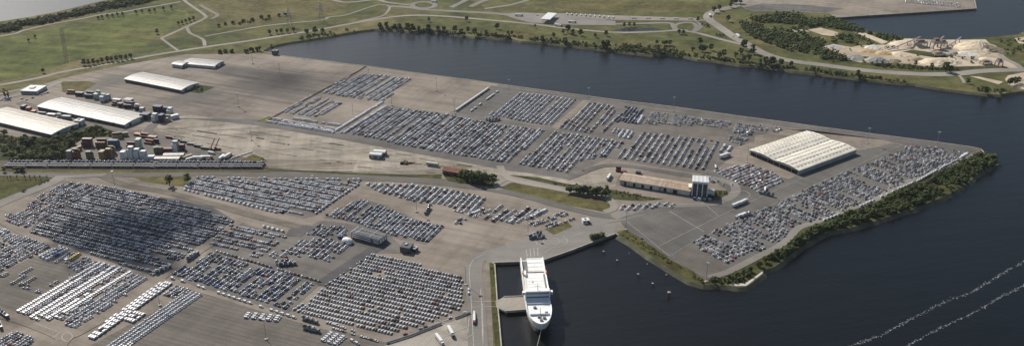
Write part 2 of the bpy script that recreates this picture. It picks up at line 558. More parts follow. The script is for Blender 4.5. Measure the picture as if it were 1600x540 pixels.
# pale disused railway land across the middle
sheet('gravel', [(240, 186), (300, 180), (415, 194), (520, 212), (640, 236), (760, 256), (890, 282), (915, 272), (945, 262), (985, 262), (1010, 268), (970, 270), (960, 292), (880, 287), (800, 275), (780, 272), (690, 265), (560, 268),
      (430, 268), (360, 250), (300, 222), (250, 205)], PALE, Z2)
sheet('gravel', [(200, 206), (258, 212), (330, 236), (395, 248), (380, 251), (110, 251), (120, 236), (180, 222)], LOT, Z2)
sheet('tarmac', [(240, 184), (420, 187), (530, 209), (680, 236), (800, 259), (886, 275), (885, 279), (780, 264), (640, 238), (520, 216), (400, 196), (300, 186), (244, 188)], TARMAC, Z3)
# tarmac under the stacked cars
sheet('tarmac', [(526, 209), (604, 164), (701, 178), (770, 133), (815, 138.5), (957, 158), (1010, 168), (1148, 188), (1240, 202), (1180, 222), (1104, 272), (1085, 270), (950, 247), (890, 274), (870, 273), (640, 233)], LOT, Z2)
sheet('tarmac', [(712, 176), (768, 134), (820, 140), (768, 181), (840, 199), (762, 190)], TARMAC, Z3)
sheet('gravel', [(862, 199), (912, 156), (924, 158), (872, 203)], GRAVEL, Z3)
sheet('gravel', [(1064, 196), (1140, 200), (1124, 221), (1000, 204), (1006, 192)], BAYS, Z3)
sheet('tarmac', [(775, 131.6)] + [(p[0], p[1] + 0.5) for p in QUAYN[9:]] + [(1522, 238), (1420, 226), (1355, 214), (1240, 200), (1150, 187), (1010, 167), (880, 150), (790, 139)], TARMAC, Z4)
sheet('gravel', [(1180, 212), (1232, 203), (1300, 204), (1405, 221), (1345, 237), (1262, 203), (1176, 237)], GRAVEL, Z3)
sheet('gravel', [(1125, 237), (1176, 222), (1182, 238), (1250, 272), (1225, 283), (1170, 256)], GRAVEL, Z3)
PIER = [(1104, 270), (1175, 257), (1232, 281), (1250, 270), (1338, 236), (1400, 224), (1519, 237), (1494, 250), (1447, 274.5), (1430, 280.5), (1391, 300), (1363, 317), (1322, 330.5), (1280, 349),
        (1252, 357), (1238, 372), (1221, 386), (1196, 397), (1138, 426), (1104, 437), (1054, 407), (977, 357), (968, 344), (990, 331), (1060, 318), (1110, 314), (1140, 300), (1120, 285), (1090, 275)]
sheet('tarmac', PIER, TARMAC_P, Z4)
sheet('gravel', [(1050, 404), (1085, 378), (1125, 402), (1145, 420), (1104, 436)], BAYS, Z5)
# ground of the lower half
sheet('tarmac', [(45, 362), (110, 285), (165, 291), (330, 322), (368, 345), (300, 396), (245, 432), (160, 405)], DARKLOT, Z2)
sheet('tarmac', [(286, 292), (303, 277), (565, 281), (494, 336), (475, 341), (400, 325)], LOT, Z2)
sheet('tarmac', [(505, 340), (562, 310), (600, 320), (650, 342), (695, 355), (665, 382), (620, 372), (545, 346)], LOT, Z2)
sheet('tarmac', [(325, 382), (362, 344), (450, 368), (500, 345), (520, 345), (560, 352), (605, 364), (640, 395), (580, 396), (500, 447), (438, 424), (400, 412), (340, 398)], LOT, Z2)
sheet('tarmac', [(262, 430), (330, 393), (500, 444), (448, 490), (330, 455)], LOT, Z3)
sheet('tarmac', [(452, 358), (480, 352), (492, 356), (470, 370), (446, 368)], DARKLOT, Z4)
sheet('gravel', [(225, 292), (290, 296), (400, 325), (470, 340), (490, 352), (440, 350), (330, 320), (240, 300)], GRAVEL, Z3)
sheet('bay_yard', [(300, 455), (520, 512), (610, 536), (600, 620), (60, 640), (130, 545)], BAYS, Z3)
sheet('bay_yard', [(0, 425), (90, 385), (170, 410), (20, 492), (-60, 500), (-60, 440)], BAYS, Z3)
sheet('concrete_yard', [(598, 541), (640, 527), (737, 490), (742, 560), (745, 640), (560, 640)], CONC, Z3)
# quay road and the apron by the ship
road('quay_road', [(751, 640), (748, 560), (745, 500), (742, 450), (740, 418), (750, 402), (790, 390), (850, 368), (910, 350), (960, 340), (1000, 330)], 17, ROAD, Z4)
sheet('apron', [(768, 409), (807, 407.6), (845, 406), (893, 389.6), (940, 372), (960, 364), (965, 350), (925, 346), (880, 362), (830, 372), (780, 393), (758, 405), (762, 412)], ROAD, Z3)
# railway corridor and grass
sheet('ballast', [(-200, 246), (0, 250), (410, 252), (420, 262), (640, 276), (700, 280), (700, 290), (560, 280), (300, 268), (-200, 266)], BALLAST, Z2)
sheet('grass', [(-200, 265), (0, 264.5), (200, 265), (420, 268), (420, 275), (150, 272), (0, 271), (-200, 271)], VERGE, Z3)
sheet('grass', [(395, 262), (480, 267), (640, 273), (690, 272), (690, 279), (560, 273), (420, 266)], SCRUB, Z3)
sheet('grass', [(-160, 274), (0, 273), (60, 275), (84, 278), (70, 285), (0, 315), (-160, 375)], LUSH, Z3)
sheet('grass', [(205, 275), (300, 275), (287, 291), (262, 289), (225, 283)], VERGE, Z4)
sheet('grass', [(160, 277), (190, 276), (215, 284), (196, 288), (170, 283)], GRAVEL, Z3)
sheet('grass', [(779, 294.5), (798, 285.5), (818, 286), (890, 301), (945, 312.5), (955, 321), (953, 328), (940, 330), (876, 318), (830, 307)], VERGE, Z3)
sheet('grass', [(795, 273), (840, 277), (885, 287), (915, 291), (960, 297), (1000, 306), (1037, 311), (1000, 314), (960, 311), (945, 304), (890, 293), (830, 281)], SCRUB, Z4)
sheet('grass', [(851, 358), (886, 346.5), (895, 354), (865, 367)], VERGE, Z5)
sheet('grass', [(1112, 297), (1136, 297.5), (1140, 306), (1121, 315), (1100, 314)], SCRUB, Z5)
sheet('grass', [(690, 270), (720, 270), (790, 282), (775, 293), (740, 290), (700, 283)], SCRUB, Z3)
sheet('grass', [(764.5, 411.5), (770.5, 411), (775, 470), (779, 505), (782, 545), (774, 545), (768, 470)], LUSH, Z2)
sheet('grass', [(-200, 200), (0, 209), (30, 215), (75, 214), (118, 201), (150, 196), (190, 203), (185, 213), (130, 216), (105, 234), (104, 249), (0, 250), (-200, 247)], SCRUB, Z3)
sheet('grass', [(95, 128), (140, 127), (150, 131), (122, 147), (98, 144)], VERGE, Z3)
sheet('grass', [(285, 142), (308, 132), (336, 136), (312, 146)], SCRUB, Z3)
sheet('grass', [(400, 190), (420, 182), (436, 186), (418, 193)], VERGE, Z4)
sheet('grass', [(375, 250), (395, 241), (410, 246), (418, 252)], VERGE, Z4)
sheet('grass', PIER_EDGE[:-1] + [(967, 366), (988, 379), (1028, 406.5), (1057, 425), (1079, 437.5), (1099, 443), (1138, 444.5), (1166, 446.5), (1192, 424), (1227, 403), (1258, 380), (1297, 360), (1345, 350),
      (1391, 336), (1430, 325), (1468, 309), (1500, 293), (1522, 274), (1552, 259), (1555, 249), (1540, 240)], LUSH, Z2)
sheet('beach', [(1138, 444), (1150, 446.5), (1166, 446), (1178, 437), (1192, 426.5), (1191, 423.5), (1180, 432), (1166, 441), (1152, 443)], SHINGLE, Z3)
# pier perimeter road, lanes round the pier
road('perimeter_road', [(1517, 241), (1494, 252), (1447, 273), (1425, 281), (1391, 297), (1363, 314), (1322, 328), (1280, 345), (1248, 356), (1232, 373), (1214, 386), (1190, 398), (1138, 424), (1108, 433)], 8, ROAD, Z5 + 0.05)
# far shore: roads, fields
road('main_road', [(-200, 165), (-100, 150), (0, 133), (60, 122), (100, 112), (170, 100), (240, 86.5), (320, 74), (400, 62.5), (470, 51.5), (510, 44.5), (545, 38), (590, 30), (640, 24.5), (690, 25.5), (740, 29.5), (790, 34),
      (840, 39), (890, 45), (960, 51), (1022, 50), (1055, 48), (1085, 51), (1120, 60), (1155, 69), (1177, 75)], 9, ROADP, Z3)
road('highway', [(1190, -25), (1165, 0), (1147, 10), (1120, 17), (1108, 23), (1108, 31), (1125, 43), (1150, 60), (1172, 72), (1190, 82), (1215, 91), (1247, 97), (1280, 101), (1355, 110.5), (1440, 116), (1495, 115.5), (1530, 111.5), (1580, 109.5), (1640, 110)], 19, ROADP, Z4)
road('road', [(-200, 82), (0, 57), (37, 48), (75, 39), (125, 30), (160, 23), (190, 19.5), (225, 13), (250, 9), (282, 3)], 7, ROADP, Z3)
road('road', [(270, -20), (287, 0), (300, 10), (320, 24), (318, 30), (292, 42), (252, 60)], 6.5, ROADP, Z3)
road('path', [(252, 60), (265, 70), (278, 79)], 5, ROADP, Z3)
road('path', [(292, 43), (297, 52), (310, 58), (318, 63), (320, 72)], 6, ROADP, Z4)
road('path', [(330, 30), (340, 24), (330, 18), (312, 8)], 7, ROAD, Z3)
road('path', [(320, 57), (360, 50), (420, 40), (500, 32), (515, 27), (540, 24), (570, 14), (592, 8), (608, 10), (606, 18), (595, 26), (560, 34)], 5, ROADP, Z4)
road('road', [(608, 10), (640, 12), (665, 15.5), (700, 17.5), (740, 19.5), (780, 22), (815, 27)], 14, ROAD, Z4)
road('road', [(500, -5), (540, 4), (585, 0), (605, 4), (640, 8)], 9, ROADP, Z3)
road('road', [(735, 11), (752, 3), (775, -4)], 12, ROAD, Z3)
road('road', [(757, 14), (800, 7.5), (832, -2)], 9, ROADP, Z3)
road('road', [(705, 12), (725, 2), (740, -6)], 12, ROAD, Z3)
road('roundabout', [(662 + 18 * math.cos(a * 0.524), 8.5 + 5 * math.sin(a * 0.524)) for a in range(13)], 11, ROAD, Z5)
sheet('plaza', [(783, 22), (815, 20), (855, 21.5), (880, 21), (915, 26), (962, 33.5), (962, 40), (900, 39.5), (865, 37.5), (828, 36), (805, 30)], ROAD, Z4)
road('road', [(955, 27), (1000, 30), (1045, 31), (1080, 30), (1092, 35), (1095, 42), (1083, 50)], 10, ROAD, Z4)
road('road', [(955, 38), (1000, 37), (1045, 36.5), (1052, 42), (1055, 47)], 9, ROAD, Z4)
road('road', [(1083, 50), (1088, 44), (1084, 37), (1068, 36), (1055, 40), (1058, 46), (1075, 48)], 8, ROAD, Z5)
road('road', [(1090, 32), (1106, 32)], 8, ROADP, Z4)
sheet('pond', [(955, 48), (970, 45), (1018, 44), (1032, 45.5), (1020, 47.5), (975, 49)], WATER, Z4)
sheet('lorry_park', [(882, 21), (960, 24.5), (1095, 29), (1092, 33), (960, 32), (905, 27)], ROADP, Z5)
sheet('field', [(-200, 100), (0, 62), (88, 44), (98, 46), (103, 100), (60, 113), (0, 125), (-200, 160)], MEADOW, Z1)
sheet('field', [(99, 46), (150, 34), (200, 22), (270, 14), (290, 16), (296, 24), (280, 40), (250, 55), (230, 72), (110, 97), (104, 80)], MEADOW, Z1)
sheet('ditch', [(92, 45), (99, 46), (106, 85), (108, 98), (101, 100), (97, 75)], SCRUB, Z2)
sheet('field', [(235, 58), (270, 50), (285, 58), (268, 63), (245, 63)], VERGE, Z2)
sheet('field', [(840, 5), (900, 1), (1050, 6), (1135, 9), (1110, 17), (1000, 22), (905, 19), (880, 18)], VERGE, Z1)
sheet('field', [(320, 0), (420, -8), (560, -8), (540, 20), (470, 30), (350, 45), (330, 30)], VERGE, Z1)
# far quay with its yard, and the sand works
sheet('far_yard', [(1150, -20), (1152, 8), (1165, 14), (1178, 18.3), (1220, 17), (1296, 21.5), (1304, 27.5), (1340, 25), (1420, 20), (1525, 13), (1522, -1), (1519, -25), (1300, -40)], GRAVEL, Z1)
sheet('far_yard', [(1163, 12), (1178, 18), (1222, 16.5), (1290, 20), (1318, 14), (1260, 8), (1190, 6)], TARMAC, Z2)
sheet('sand', [(1290, 73), (1302, 69), (1330, 74), (1345, 71), (1385, 70), (1397, 61.5), (1420, 60.5), (1455, 62.5), (1505, 62.5), (1540, 62), (1562, 85), (1585, 102), (1598, 108), (1585, 109), (1556, 102), (1530, 103.5), (1500, 104),
      (1445, 104), (1420, 100), (1380, 98), (1345, 98), (1318, 92), (1305, 82)], SAND, Z2)
sheet('sand', [(1262, 47), (1282, 43.5), (1310, 51), (1306, 57), (1285, 55)], SAND, Z2)
sheet('sand', [(1335, 50.5), (1345, 49), (1388, 66), (1378, 69)], SAND, Z2)
sheet('sand', [(1235, 46), (1255, 46), (1266, 50), (1240, 50)], SAND, Z2)
sheet('sand', [(1575, 118), (1600, 113), (1660, 113), (1660, 138), (1600, 140), (1578, 135), (1570, 124)], SAND, Z2)
sheet('sand', [(1515, 119), (1530, 120), (1568, 128), (1560, 132)], SAND, Z2)
sheet('sand', [(1585, 60), (1600, 58), (1640, 60), (1640, 72), (1592, 68)], SAND, Z2)
road('path', [(1562, 85), (1572, 93), (1588, 101), (1598, 109)], 10, ROADP, Z4)
road('path', [(1498, 117), (1505, 126), (1506, 130)], 5, ROADP, Z4)
sheet('verge', [(1400, 84), (1425, 78), (1470, 84), (1490, 87), (1470, 92), (1440, 87), (1415, 82)], SCRUB, Z3)
road('bush_strip', [(1345, 99), (1390, 104), (1440, 107), (1500, 106), (1560, 104)], 12, SCRUB, Z2)
road('path', [(1155, 70), (1180, 80), (1200, 90)], 3, ROADP, Z3)
road('path', [(640, 40), (700, 42), (800, 50), (900, 60), (1000, 68), (1100, 75)], 3, VERGE, Z3)
# access roads through the terminal
road('road', [(-250, 262), (0, 271.5), (150, 273.5), (300, 272.5), (410, 273), (520, 277), (600, 280), (660, 283.5), (720, 290), (773, 296.5), (830, 309), (862, 318), (910, 330), (960, 339), (1010, 330), (1080, 322)], 11, ROADD, Z4)
road('road', [(781, 259), (786, 270), (796, 279), (815, 285), (860, 293), (910, 303), (945, 309), (958, 318), (958, 326), (945, 331)], 9, ROADP, Z5)
road('road', [(781, 296), (776, 288), (790, 280)], 8, ROAD, Z4)
road('road', [(95, 278), (70, 290), (0, 318), (-80, 360)], 16, ROAD, Z4)
road('road', [(85, 277), (130, 275), (165, 273)], 9, ROAD, Z4)
road('path', [(160, 275), (200, 290), (260, 300), (330, 318), (400, 338), (470, 355)], 10, BALLAST, Z4)
road('road', [(958, 340), (1010, 322), (1060, 320), (1110, 318), (1140, 308), (1150, 296), (1140, 285), (1100, 276)], 11, ROAD, Z5)
road('road', [(885, 279), (905, 272), (930, 262), (960, 258), (1000, 262), (1060, 272), (1100, 277)], 9, TARMAC, Z4)
road('road', [(-40, 470), (0, 488), (40, 500), (80, 515), (105, 524), (140, 508), (190, 478), (240, 440), (262, 425), (300, 398), (345, 368), (372, 346)], 13, GRAVEL, Z5)
road('road', [(105, 524), (92, 540), (80, 580)], 14, GRAVEL, Z5 + 0.04)
road('road', [(0, 345), (40, 366), (110, 395), (170, 412), (240, 436), (262, 440), (330, 458), (440, 492), (520, 514)], 7, GRAVEL, Z4)
road('road', [(500, 445), (530, 424), (575, 395), (600, 380)], 13, DARKLOT, Z5)
road('road', [(0, 155), (40, 146), (70, 138), (95, 128)], 9, ROADP, Z4)
road('road', [(60, 134), (0, 147), (-80, 165)], 9, ROADP, Z4)
road('road', [(220, 205), (190, 205), (150, 190), (120, 180), (60, 168), (30, 160)], 12, LOT, Z4)
road('road', [(255, 190), (240, 195), (232, 204), (240, 210)], 12, LOT, Z4)
rw = random.Random(17)
wp = MB()
for off in (0, 5, 11, 15, 19, 27, 36, 41):       # broken traces of lifted tracks on the pale gravel
    sp_ = spline([tuple(G(*p)[:2]) for p in ((262, 190 + off * .55), (400, 207 + off * .75), (520, 225 + off * .75), (640, 243 + off * .6), (760, 262 + off * .25))], 40)
    i = 0
    while i < len(sp_) - 3:
        n_ = rw.randint(2, 12)
        if rw.random() < .42:
            ribbon(wp, None, rw.uniform(.8, 3.2), (TRACK, BALLAST, SCRUB)[rw.choice((0, 0, 0, 1, 1, 2))], own_level(Z4), 0, [Vector((p[0], p[1] + rw.uniform(-.5, .5), 0)) for p in sp_[i:i + n_]])
        i += n_
wp.obj('worn_track', kind='structure')

# painted markings
mk = MB()
def mark(px, w=0.5, smooth=0, z=0.46):
    ribbon(mk, px, w, PAINTW, z, smooth)
mark([(744, 640), (741, 560), (738, 500), (735, 450), (733.5, 420), (742, 404), (760, 396)], .5, 5)
mark([(757, 600), (753, 500), (752, 470), (751, 452)], .5)
mark([(758, 640), (755, 540), (754, 474)], .5)
mark([(735, 470), (752, 471), (776, 470)], .5)
mark([(736, 480), (752, 479), (776, 479)], .5)
mark([(862 + 13 * math.cos(a * .3927), 377 + 5.5 * math.sin(a * .3927)) for a in range(17)], .5)
mark([(862 + 25 * math.cos(a * .3927), 377 + 10 * math.sin(a * .3927)) for a in range(-5, 9)], .5)
for k in range(4):
    mark([(824 + 5.5 * k, 401.5 - .6 * k), (822 + 6 * k, 390 - k)], .7)
mark([(850, 395), (880, 378)], .5); mark([(890, 372), (915, 362)], .5)
mark([(672, 492), (720, 518)], .6); mark([(690, 528), (735, 508)], .6); mark([(660, 512), (705, 497)], .6); mark([(733, 496), (731, 519)], .6); mark([(722, 532), (740, 522)], .6)
mark([(985, 335), (1040, 321), (1105, 318)], .4, 4)
mark([(978, 345), (1046, 400), (1085, 377), (1300, 276), (1410, 226)], .35)
mark([(1030, 384), (1140, 330), (1255, 278)], .3)
mark([(1046, 330), (1100, 362)], .5); mark([(1122, 337), (1105, 322)], .4)
mark([(1152, 315), (1172, 306), (1162, 298), (1144, 301)], .5, 4)
mark([(1236, 268), (1256, 262), (1270, 250)], .5)
mark([(97, 524), (103, 519), (111, 521), (113, 527), (106, 533), (98, 530), (97, 524)], .5, 4)
for yy in range(0, 5):
    mark([(770 + 50 * yy, 133.5 + 7.0 * yy), (812 + 50 * yy, 139 + 7.0 * yy)], .5)
mark([(82, 528), (95, 518)], .4); mark([(55, 505), (90, 518)], .4)
mk.obj('road_markings', kind='structure')

# foam left on the dark water by a passing boat
fm = MB()
FOAM = flat('foam', (0.30, 0.32, 0.33), 0.9, var=0.4, scale=0.5)
rf = random.Random(5)
def foam(px, dens, w):
    pts = spline([tuple(G(*p)[:2]) for p in px], 40)
    for i in range(len(pts) - 1):
        a, b = Vector(pts[i]), Vector(pts[i + 1])
        seg = (b - a).length
        for k in range(int(seg / .26 + rf.random())):
            if rf.random() > dens * (0.4 + 0.6 * math.sin(i * .55 + rf.random()) ** 2):
                continue
            t = rf.random()
            p = a.lerp(b, t) + Vector((rf.gauss(0, w), rf.gauss(0, w * 1.3)))
            r = rf.uniform(.2, .75)
            fm.face([(p.x + r * rf.uniform(.5, 1) * math.cos(q * 1.05), p.y + r * rf.uniform(.5, 1) * math.sin(q * 1.05), WATER_Z + .25) for q in range(6)], FOAM)
foam([(1316, 541), (1345, 530), (1376, 519), (1400, 507), (1432, 489), (1455, 478), (1485, 464), (1520, 451), (1549, 434), (1572, 420), (1600, 405), (1640, 385)], .5, .75)
foam([(1408, 541), (1430, 529), (1450, 518), (1480, 503), (1510, 490), (1540, 474), (1565, 459), (1600, 442), (1640, 422)], .42, .6)
fm.obj('foam', kind='stuff')

# ------------------------------------------------------------------ vehicles
CAR_Z = 0.36
PAINT = {'white': (0.57, 0.57, 0.58), 'silver': (0.46, 0.47, 0.49), 'light grey': (0.34, 0.35, 0.36), 'grey': (0.13, 0.135, 0.145), 'black': (0.018, 0.018, 0.02),
         'dark blue': (0.022, 0.034, 0.085), 'blue': (0.04, 0.10, 0.28), 'red': (0.26, 0.022, 0.022), 'dark red': (0.13, 0.025, 0.03), 'beige': (0.42, 0.37, 0.29), 'yellow': (0.50, 0.37, 0.12)}

def paint_mat(name, c):
    m, t, p = nodes_of(name)
    if c is None:
        a = N(t, 'ShaderNodeAttribute', attribute_name='paint')
        L(t, a.outputs['Color'], p.inputs['Base Color'])
    else:
        n = noise(t, coords(t, obj=True), 2.0)
        L(t, ramp(t, n, [(0.3, [x * .93 for x in c]), (0.7, [min(1, x * 1.05) for x in c])]), p.inputs['Base Color'])
    p.inputs['Roughness'].default_value = 0.38
    p.inputs['Coat Weight'].default_value = 0.4
    p.inputs['Coat Roughness'].default_value = 0.15
    return m
PM = {k: paint_mat(k + ' car paint', c) for k, c in PAINT.items()}
PAINT_ANY = paint_mat('assorted car paint', None)

# (half width, length/2, hood height, roof height, cabin from, cabin to) along +y
KINDS = {'car': (.92, 2.25, .92, 1.48, -1.95, .95), 'van': (1.0, 2.75, 1.25, 2.2, -2.68, 1.75)}

SHAPES = {'car': ((.92, 2.25, .92, 1.48, -1.95, .95), (.90, 2.3, .88, 1.40, -1.45, .85), (.96, 2.3, 1.02, 1.72, -2.15, 1.05), (.86, 1.95, .9, 1.50, -1.85, .95)),
          'van': ((1.0, 2.75, 1.25, 2.2, -2.68, 1.75), (1.0, 3.0, 1.25, 2.5, -2.93, 2.1), (.95, 2.3, 1.1, 1.85, -2.25, 1.3), (1.0, 2.75, 1.25, 2.2, -2.68, 1.75))}
def proto(kind, shape=0):
    w, l, hh, hr, c0, c1 = SHAPES[kind][shape]
    x = .12
    vs = [(-w, -l, .28), (w, -l, .28), (w, l, .28), (-w, l, .28), (-w + .04, -l + .06, hh), (w - .04, -l + .06, hh), (w - .06, l - .15, hh - .1), (-w + .06, l - .15, hh - .1)]
    i = .17 if kind == 'car' else .1
    vs += [(-w + .08, c0, hh), (w - .08, c0, hh), (w - .08, c1, hh - .04), (-w + .08, c1, hh - .04)]
    f0, f1 = (.38, .85) if kind == 'car' else (.08, .7)
    vs += [(-w + i, c0 + f0, hr - .03), (w - i, c0 + f0, hr - .03), (w - i, c1 - f1, hr), (-w + i, c1 - f1, hr)]
    fs = [(0, 1, 5, 4), (1, 2, 6, 5), (2, 3, 7, 6), (3, 0, 4, 7), (4, 5, 6, 7), (8, 9, 13, 12), (9, 10, 14, 13), (10, 11, 15, 14), (11, 8, 12, 15), (12, 13, 14, 15)]
    glass = [0, 0, 0, 0, 0, 1, 1, 1, 1, 0] if kind == 'car' else [0, 0, 0, 0, 0, 0, 0, 1, 0, 0]
    return np.array(vs, float), fs, glass

def car_mesh(kind, colour):
    """the body of a single vehicle: lower body, roof, wheels; its glass is a part of its own"""
    w, l, hh, hr, c0, c1 = KINDS[kind]
    vs, fs, gl = proto(kind)
    b = MB()
    for f, g in zip(fs, gl):
        if not g or kind == 'van':
            b.face([vs[i] for i in f], PM[colour])
    b.face([(-w, l, .28), (w, l, .28), (w, -l, .28), (-w, -l, .28)], TYRE)
    for sx in (-1, 1):
        for sy in (-.62, .62):
            x0 = sx * (w - .02)
            n = 8
            ring = [(sy * l + .33 * math.cos(k * math.pi / 4), .33 + .33 * math.sin(k * math.pi / 4)) for k in range(n)]
            a = [(x0 - .1, q, z) for q, z in ring]
            c = [(x0 + .06, q, z) for q, z in ring]
            b.hexa(a, c, TYRE)
    return b.mesh(kind + '_body')

def glass_mesh(kind):
    w, l, hh, hr, c0, c1 = KINDS[kind]
    vs, fs, gl = proto(kind)
    b = MB()
    for f, g in zip(fs, gl):
        if g:
            q = [Vector(vs[i]) for i in f]
            if kind == 'van':
                nrm = (q[1] - q[0]).cross(q[3] - q[0]).normalized()
                m = sum(q, Vector()) / 4
                q = [m + (p - m) * .86 + nrm * .012 for p in q]
            b.face(q, GLASS)
    if kind == 'van':
        for sx in (-1, 1):
            q = [(sx * (w - .06), .9, 1.28), (sx * (w - .06), 1.55, 1.28), (sx * (w - .085), 1.05, 1.95), (sx * (w - .085), .75, 1.95)]
            if sx < 0:
                q.reverse()
            b.face([Vector(p) + Vector((sx * .03, 0, 0)) for p in q], GLASS)
    return b.mesh('windows')

FLEET = []         # every vehicle: kind, x, y, heading, colour, lot phrase, row, index in the row
rv = random.Random(3)

def pick(pal):
    r = rv.random() * sum(k for _, k in pal)
    for c, k in pal:
        r -= k
        if r <= 0:
            return c
    return pal[-1][0]

MIX = [('white', 30), ('silver', 22), ('light grey', 12), ('grey', 16), ('black', 14), ('dark blue', 6), ('red', 3), ('dark red', 2), ('blue', 2)]
PALEMIX = [('white', 46), ('silver', 26), ('light grey', 10), ('grey', 8), ('black', 6), ('dark red', 4), ('dark blue', 2)]
DARKMIX = [('grey', 26), ('black', 22), ('silver', 26), ('light grey', 12), ('white', 9), ('dark blue', 8), ('blue', 2), ('dark red', 2)]
PIERMIX = [('white', 24), ('silver', 18), ('light grey', 10), ('grey', 22), ('black', 22), ('dark blue', 8), ('red', 4), ('dark red', 2), ('blue', 3)]
BLUEMIX = [('grey', 18), ('black', 16), ('silver', 24), ('white', 20), ('dark blue', 16), ('blue', 4), ('light grey', 8), ('red', 1)]
NAVY = [('dark blue', 50), ('black', 20), ('grey', 14), ('silver', 10), ('white', 8)]
REDMIX = [('white', 34), ('silver', 20), ('grey', 14), ('black', 12), ('red', 8), ('dark red', 8), ('light grey', 8)]
WHITES = [('white', 90), ('silver', 10)]
ALLWHITE = [('white', 1)]

def clump(x, y, s, seed):
    v = math.sin(x * s + seed) * math.cos(y * s * 1.31 - seed * 2) + math.sin((x + y) * s * .63 + seed * 3) * .7
    return .5 + .3 * v

def lot(desc, poly, rows='u', pitch=2.5, period=5.0, offs=(0,), head=None, fill=.96, pal=MIX, kind='car', az=AT, holes=(), cl=0.0, jit=.09, rowfill=None, vanshare=0.0, shift=0.0, runs=0.0):
    """rows of vehicles inside a lot outlined on the photograph; rows run along axis u or v of the grid with bearing az"""
    W = [G(px, py) for px, py in poly]
    P = [(p.x, p.y) for p in W]
    HW = [[tuple(G(*q)[:2]) for q in h] for h in holes]
    u, v = axes(az)
    ax, bx = (u, v) if rows == 'u' else (v, u)
    A = [p[0] * ax.x + p[1] * ax.y for p in P]
    B = [p[0] * bx.x + p[1] * bx.y for p in P]
    hd = math.atan2(-bx.x, bx.y) if head is None else math.atan2(-ax.x, ax.y)
    seed = rv.random() * 10
    r, b0 = 0, min(B) + .6 + shift
    while b0 < max(B):
        for o in offs:
            b = b0 + o
            a = min(A) + rv.random() * pitch
            n = 0
            rowp = pal
            gate = True
            while a < max(A):
                a += pitch
                x, y = ax.x * a + bx.x * b, ax.y * a + bx.y * b
                if not inside(P, x, y) or any(inside(h, x, y) for h in HW):
                    continue
                if runs and rv.random() < .12:
                    gate = rv.random() > runs
                if not gate:
                    continue
                f = fill if cl == 0 else min(1, fill * (1 - cl) + cl * 1.6 * clump(x, y, .06, seed))
                if rv.random() > f:
                    continue
                k = 'van' if (vanshare and rv.random() < vanshare) else kind
                FLEET.append([k, x + rv.gauss(0, jit), y + rv.gauss(0, jit), hd + (math.pi if rv.random() < .04 else 0) + rv.gauss(0, .015), pick(rowp), desc, r, n, 0 if rows == 'u' else 2])
                n += 1
            r += n > 0
        b0 += period

def lines(desc, A, B, gaps, kinds, pals, fills, pitch=2.5, head='side', jit=.08, end='upper'):
    """parallel lines of vehicles from photo point A (near end) to B; gaps = distance of each line to the right of A-B"""
    a, b = G(*A), G(*B)
    d = Vector((b.x - a.x, b.y - a.y)); ln = d.length; d.normalize()
    rt = Vector((d.y, -d.x))
    for r, g in enumerate(gaps):
        f = fills[r % len(fills)]
        pt = pitch[r % len(pitch)] if hasattr(pitch, '__len__') else pitch
        p0, p1 = 0.0, ln
        if hasattr(f, '__len__'):
            f, p0, p1 = f[0], f[1] * ln, f[2] * ln
        n = 0
        s = p1 - .5 * pt
        while s > p0:
            x, y = a.x + d.x * s + rt.x * g, a.y + d.y * s + rt.y * g
            s -= pt
            if rv.random() > f:
                continue
            hd = math.atan2(-rt.x, rt.y) if head == 'side' else math.atan2(-d.x, d.y)
            FLEET.append([kinds[r % len(kinds)], x + rv.gauss(0, jit), y + rv.gauss(0, jit), hd + rv.gauss(0, .012), pick(pals[r % len(pals)]), desc, r, n, 1])
            n += 1

# --- near left, drawn up in long lines
lines('beside the empty bottom yard', (158, 550), (297, 455), (0, 4.5, 9.0, 13.5), ('car',), (WHITES,), (.99,), 2.55)
lines('above the long bottom lines', (257, 461), (278, 447), (0, 4.5, 9.0, 13.5), ('car',), (PALEMIX,), (.97,), 2.55)
lines('along the diagonal road', (137, 529), (262, 440.5), (0, 2.8, 5.6), ('van',), (ALLWHITE,), ((.97, 0, 1), (.95, 0, 1), (.97, .0, 1)), 5.2, 'along')
lines('along the upper diagonal road', (141, 522), (253, 442), (0, 2.8), ('van',), (ALLWHITE,), ((.93, .2, 1), (.96, .05, 1)), 5.2, 'along')
lines('in the small white cluster', (196, 500), (215, 486.5), (0, 3.0, 6.0, 9.0), ('van',), (ALLWHITE,), (.97,), 5.4, 'along')
lines('in the leftmost quadruple line', (29, 488), (158, 411), (0, 6.6, 12.2, 16.8), ('van', 'van', 'car', 'car'), (ALLWHITE, WHITES, REDMIX, PALEMIX), (.99, .96, .86, .9), 2.75)
lines('in the second long group', (50, 497), (182, 417), (0, 6.6, 12, 16.6), ('van', 'van', 'car', 'car'), (ALLWHITE, ALLWHITE, PALEMIX, PALEMIX), (.98, .96, .45, (.35, .3, .9)), 2.75)
lines('in the broken third group', (74, 500), (200, 423), (0, 5.4, 10.2, 15), ('van', 'van', 'car', 'car'), (ALLWHITE, WHITES, WHITES, PALEMIX), ((.55, 0, .5), (.93, .05, 1), (.5, 0, 1), (.35, .1, .9)), 2.6)
lines('in the fourth long group', (97, 506), (217, 431), (0, 4.9, 9.8, 14.7), ('car',), (WHITES, PALEMIX, WHITES, WHITES), ((.95, .05, 1), .95, .92, (.5, 0, .7)), 2.5)
lines('in the white block on the bottom yard', (383, 499), (391, 489), (0, 7, 14, 21, 28), ('van',), (ALLWHITE,), (1,), 3.1, 'side')
lines('in the block at the bottom edge', (505, 533), (520, 520), (0, 6.3, 12.6), ('van',), (ALLWHITE,), (1,), 3.0, 'side')
lines('beside the two transporters', (549, 532), (562, 539), (0,), ('van',), (WHITES,), (.9,), 6.0, 'along')
